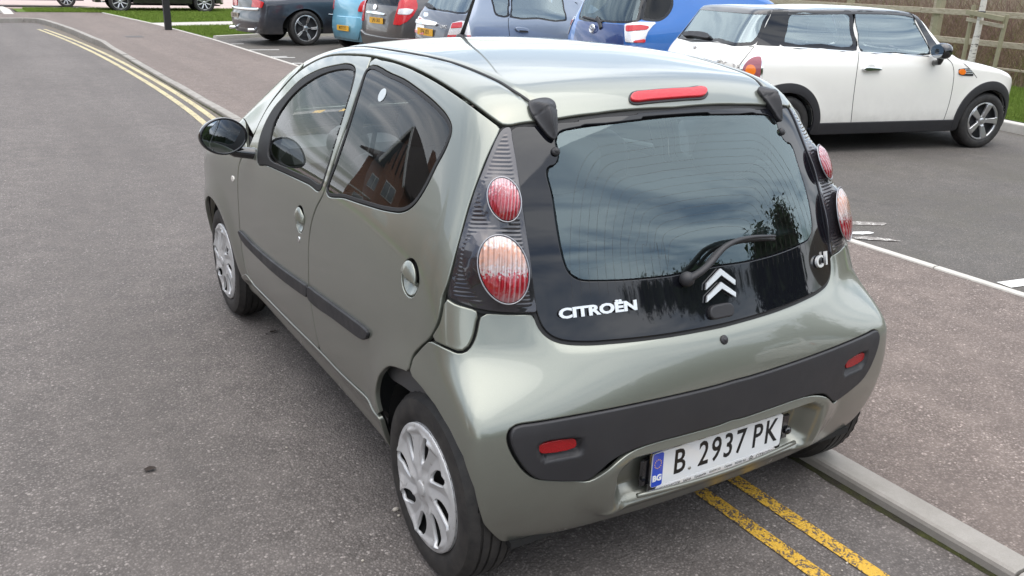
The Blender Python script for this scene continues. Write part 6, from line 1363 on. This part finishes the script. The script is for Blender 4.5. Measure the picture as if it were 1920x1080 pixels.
# ---- street opposite and behind the camera: seen in the paintwork and the glass
M['brick'] = principled('orange_red_brick', (.36, .16, .09), .9); t = NT(M['brick']); g = t.coord(); br = t.node('ShaderNodeTexBrick', {'Scale': 4.4, 'Color1': (.40, .18, .10, 1), 'Color2': (.28, .12, .075, 1), 'Mortar': (.42, .38, .33, 1), 'Mortar Size': .014}); mpv = t.node('ShaderNodeCombineXYZ', {0: t.math('ADD', t.node('ShaderNodeSeparateXYZ', {0: g}).outputs['X'], t.node('ShaderNodeSeparateXYZ', {0: g}).outputs['Y']), 1: t.node('ShaderNodeSeparateXYZ', {0: g}).outputs['Z']}); t.l.new(mpv.outputs[0], br.inputs['Vector']); t.set(Base_Color=br.outputs['Color'])
M['tile'] = principled('dark_roof_tile', (.06, .05, .048), .8); t = NT(M['tile']); t.set(Base_Color=t.mix(t.noise(t.coord(), 3, 4, .6), (.05, .042, .04), (.10, .08, .07)))
M['upvc'] = principled('white_frame', (.78, .78, .76), .4); M['render'] = principled('cream_render', (.62, .58, .50), .85); M['dark_glass'] = principled('house_window_glass', (.05, .06, .07), .04, coat=1)
def house(loc, rz, label, wall, w=8.4, d=8.5, h=5.2, ridge=3.4, gable_front=True, door=(.05, .08, .12)):
    E = empty('house', (*loc, 0), rz, label, 'house', None)      # local: front face at y=0 looking to -y
    mb = MB(); mb.box((0, d/2, h/2), (w, d, h)); mb.obj('wall', wall, E)
    mb = MB(); o = .35; V = [(-w/2-o, -o, h), (w/2+o, -o, h), (w/2+o, d/2, h+ridge), (-w/2-o, d/2, h+ridge), (w/2+o, d+o, h), (-w/2-o, d+o, h)]; V2 = [(x, y, z+.14) for x, y, z in V]
    mb.add(V+V2, [[0, 1, 2, 3], [3, 2, 4, 5], [6, 9, 8, 7], [9, 11, 10, 8], [0, 6, 7, 1], [5, 4, 10, 11], [0, 3, 9, 6], [3, 5, 11, 9], [1, 7, 8, 2], [2, 8, 10, 4]]); rf = mb.obj('roof', M['tile'], E)
    mb = MB(); mb.add([(-w/2, 0, h), (-w/2, d, h), (-w/2, d/2, h+ridge), (w/2, 0, h), (w/2, d, h), (w/2, d/2, h+ridge)], [[0, 1, 2], [3, 5, 4]]); mb.obj('end_wall', wall, E, smooth=False)
    mb = MB(); mb.box((w*.3, d/2, h+ridge+.35), (.6, .6, 1.1)); mb.obj('chimney', M['brick'], rf)
    if gable_front:
        gx, gw, gd = -w*.2, 3.4, .9; mb = MB(); mb.box((gx, -gd/2, h/2), (gw, gd, h)); mb.add([(gx-gw/2, -gd, h), (gx+gw/2, -gd, h), (gx, -gd, h+2.1), (gx-gw/2, d*.3, h), (gx+gw/2, d*.3, h), (gx, d*.3, h+2.1)], [[0, 1, 2], [3, 5, 4], [0, 3, 4, 1]]); mb.obj('gable', wall, E)
        mb = MB(); V = [(gx-gw/2-.3, -gd-.25, h-.2), (gx, -gd-.25, h+2.22), (gx+gw/2+.3, -gd-.25, h-.2), (gx-gw/2-.3, d*.4, h-.2), (gx, d*.4, h+2.22), (gx+gw/2+.3, d*.4, h-.2)]; V2 = [(x, y, z+.12) for x, y, z in V]; mb.add(V+V2, [[0, 3, 4, 1], [1, 4, 5, 2], [6, 7, 10, 9], [7, 8, 11, 10], [0, 1, 7, 6], [1, 2, 8, 7], [3, 9, 10, 4], [4, 10, 11, 5], [0, 6, 9, 3], [2, 5, 11, 8]]); mb.obj('gable_roof', M['tile'], E)
        for s_ in (-1, 1): mb = MB(); seg_box(mb, (gx+s_*(gw/2+.3), -gd-.29, h-.25), (gx, -gd-.29, h+2.2), .05, .24); mb.obj('bargeboard', M['upvc'], E)
        for k in range(5): mb = MB(); mb.box((gx-gw/2+gw*(k+.5)/5, -gd-.02, h+.35+(.9-abs(k-2)*.4)/2*1.0), (.12, .05, .7+(2-abs(k-2))*.55)); mb.obj('gable_timber', M['black'], E)
    def win(x, z, ww, hh, y=0.0):
        mb = MB(); mb.box((x, y-.01, z), (ww, .08, hh)); f = mb.obj('window', M['upvc'], E); n = 2 if ww > .9 else 1
        for i in range(n): mb = MB(); mb.box((x-ww/2+ww*(i+.5)/n, y-.056, z), (ww/n-.12, .02, hh-.14)); mb.obj('pane', M['dark_glass'], f)
    gxp = -.9 if gable_front else 0
    win(-w*.2, 1.45, 2.0, 1.3, gxp); win(-w*.2, 4.0, 1.6, 1.15, gxp); win(w*.27, 4.0, 1.2, 1.1); win(w*.36, 1.5, .9, 1.1)
    mb = MB(); mb.box((w*.14, -.02, 1.05), (1.0, .1, 2.1)); mb.obj('door', principled('painted_door', door, .4), E); mb = MB(); mb.box((w*.14, -.5, 2.35), (1.7, 1.0, .12), bev=.02); mb.obj('porch_canopy', M['upvc'], E)
    return E
def Hs(x, y, rz, label, wall, **k): return house((x, y), rz, label, wall, **k)
lw = math.radians(90)
Hs(-13.6, 25.5, lw, 'brick house with cream timbered gable across the road, farthest up the street', M['brick']); Hs(-14.0, 15.8, lw, 'brick house with cream gable and blue door across the road', M['brick'], door=(.03, .08, .3)); Hs(-13.6, 6.0, lw, 'plain brick house across the road beside the green hatchback', M['brick'], gable_front=False)
Hs(-14.2, -4.2, lw, 'brick house with red door across the road behind the camera', M['brick'], gable_front=False, door=(.3, .03, .03)); Hs(-4.5, -30, math.pi, 'far brick house with gable at the end of the street behind the camera', M['brick']); Hs(10.5, -34, math.pi, 'cream house behind the trees at the end of the car park', M['render'], gable_front=False)
sheet('far_footway', [(-8.2, -30), (-6.2, -30), (-6.2, 32), (-8.2, 32)], PZ, M['pave'])
sheet('front_gardens', [(-30, -30), (-8.2, -30), (-8.2, 32), (-30, 32)], PZ, M['turf'])
def tree(name, loc, label, h, cr, n, mat, seed, cz=.62):
    R = np.random.default_rng(seed); E = empty(name, (*loc, 0), 0, label, 'tree'); mb = MB(); mb.tube([(0, 0, -.1), (.1, 0, h*.3), (0, .1, h*.6), (.05, 0, h*.9)], [h*.03, h*.022, h*.014, h*.004], 8); tips = []
    for k in range(14):
        f = R.uniform(.3, .85); a = R.uniform(0, 6.28); L = cr*R.uniform(.5, .95); e = (math.cos(a)*L, math.sin(a)*L, h*f+L*.5); mb.tube([(0, 0, h*f), (e[0]*.5, e[1]*.5, h*f+L*.35), e], [h*.010, h*.006, h*.002], 5); tips.append(e)
    mb.obj('trunk', M['twig'], E, smooth=True); c = np.array(tips)[R.integers(0, 14, n)]+R.normal(0, cr*.22, (n, 3)); c2 = R.normal(0, 1, (n, 3)); c2 /= np.linalg.norm(c2, axis=1)[:, None]; c3 = c2*(R.uniform(.5, 1, n)**.5)[:, None]*np.array([cr, cr, h*.36])+np.array([0, 0, h*cz]); c = np.where(R.random(n)[:, None] < .5, c, c3)
    s_ = .17*R.uniform(.6, 1.5, n)[:, None]; a = R.normal(0, 1, (n, 3)); b = R.normal(0, 1, (n, 3)); V = np.stack([c-a*s_, c+a*s_, c+b*s_], 1).reshape(-1, 3); me = bpy.data.meshes.new('crown'); me.from_pydata(V.tolist(), [], np.arange(3*n).reshape(-1, 3).tolist()); me.materials.append(mat); o = bpy.data.objects.new('crown', me); link(o, E); return E
M['leaf'] = twigm('dark_evergreen_leaf', (.025, .045, .015), (.06, .09, .03))
for k, (x, y, h, l) in enumerate([(-1.5, -31, 5.5, 'dark evergreen tree behind the camera, left of three at the road end'), (3.2, -29, 5.5, 'tall dark evergreen tree in the middle of the trees behind the camera'), (8.0, -28, 5.0, 'low broad evergreen tree behind the camera near the car park'), (14, -27, 5.5, 'tallest evergreen tree at the back corner of the car park'), (21, -12, 6, 'evergreen tree beyond the side of the car park')]):
    tree('evergreen_tree', (x, y), l, h, h*.55, 9000, M['leaf'], 20+k, .5)
def hedge(name, x0, x1, y, h, label, seed):
    R = np.random.default_rng(seed); E = empty(name, ((x0+x1)/2, y, 0), 0, label, 'hedge'); w = (x1-x0)/2; nx, nz = int((x1-x0)*3), 12; V = []
    for i in range(nx+1):
        x = -w+2*w*i/nx; hh = h*(.90+.06*math.sin(i*.13)+.04*math.sin(i*.31+2))
        for k in range(nz+1): a = math.pi*k/nz; V.append((x, -1.1*math.cos(a)*(1+.1*math.sin(i*1.3+k)), hh*math.sin(a)**.6+.12*math.sin(i*2.1+k*1.7)*math.sin(a)))
    F = [[i*(nz+1)+k, (i+1)*(nz+1)+k, (i+1)*(nz+1)+k+1, i*(nz+1)+k+1] for i in range(nx) for k in range(nz)]; mesh('dense_growth', V, F, M['leaf'], E)
    Va = np.array(V); n = int((x1-x0)*1300); c = Va[R.integers(0, len(Va), n)]+R.normal(0, .13, (n, 3)); s_ = .04*R.uniform(.6, 1.5, n)[:, None]; a = R.normal(0, 1, (n, 3)); b = R.normal(0, 1, (n, 3)); V = np.stack([c-a*s_, c+a*s_, c+b*s_], 1).reshape(-1, 3)
    o = mesh('foliage', V, np.arange(3*n).reshape(-1, 3), M['leaf'], E, smooth=False); return E
hedge('conifer_hedge', -13, 7.5, -17.5, 6.0, 'lower dark conifer hedge behind the camera across the road end', 3); hedge('conifer_hedge', 7.3, 24, -15.5, 6.0, 'taller dark conifer hedge along the back of the car park', 4)
c2 = copy_tree(mini); c2.location = (mini.location[0]-.35, mini.location[1]-8.9, mini.location[2]); c2.rotation_euler[2] = math.radians(-90-6); meta(c2, 'second white hatchback with black roof, parked behind the camera and seen only in reflection', 'car')
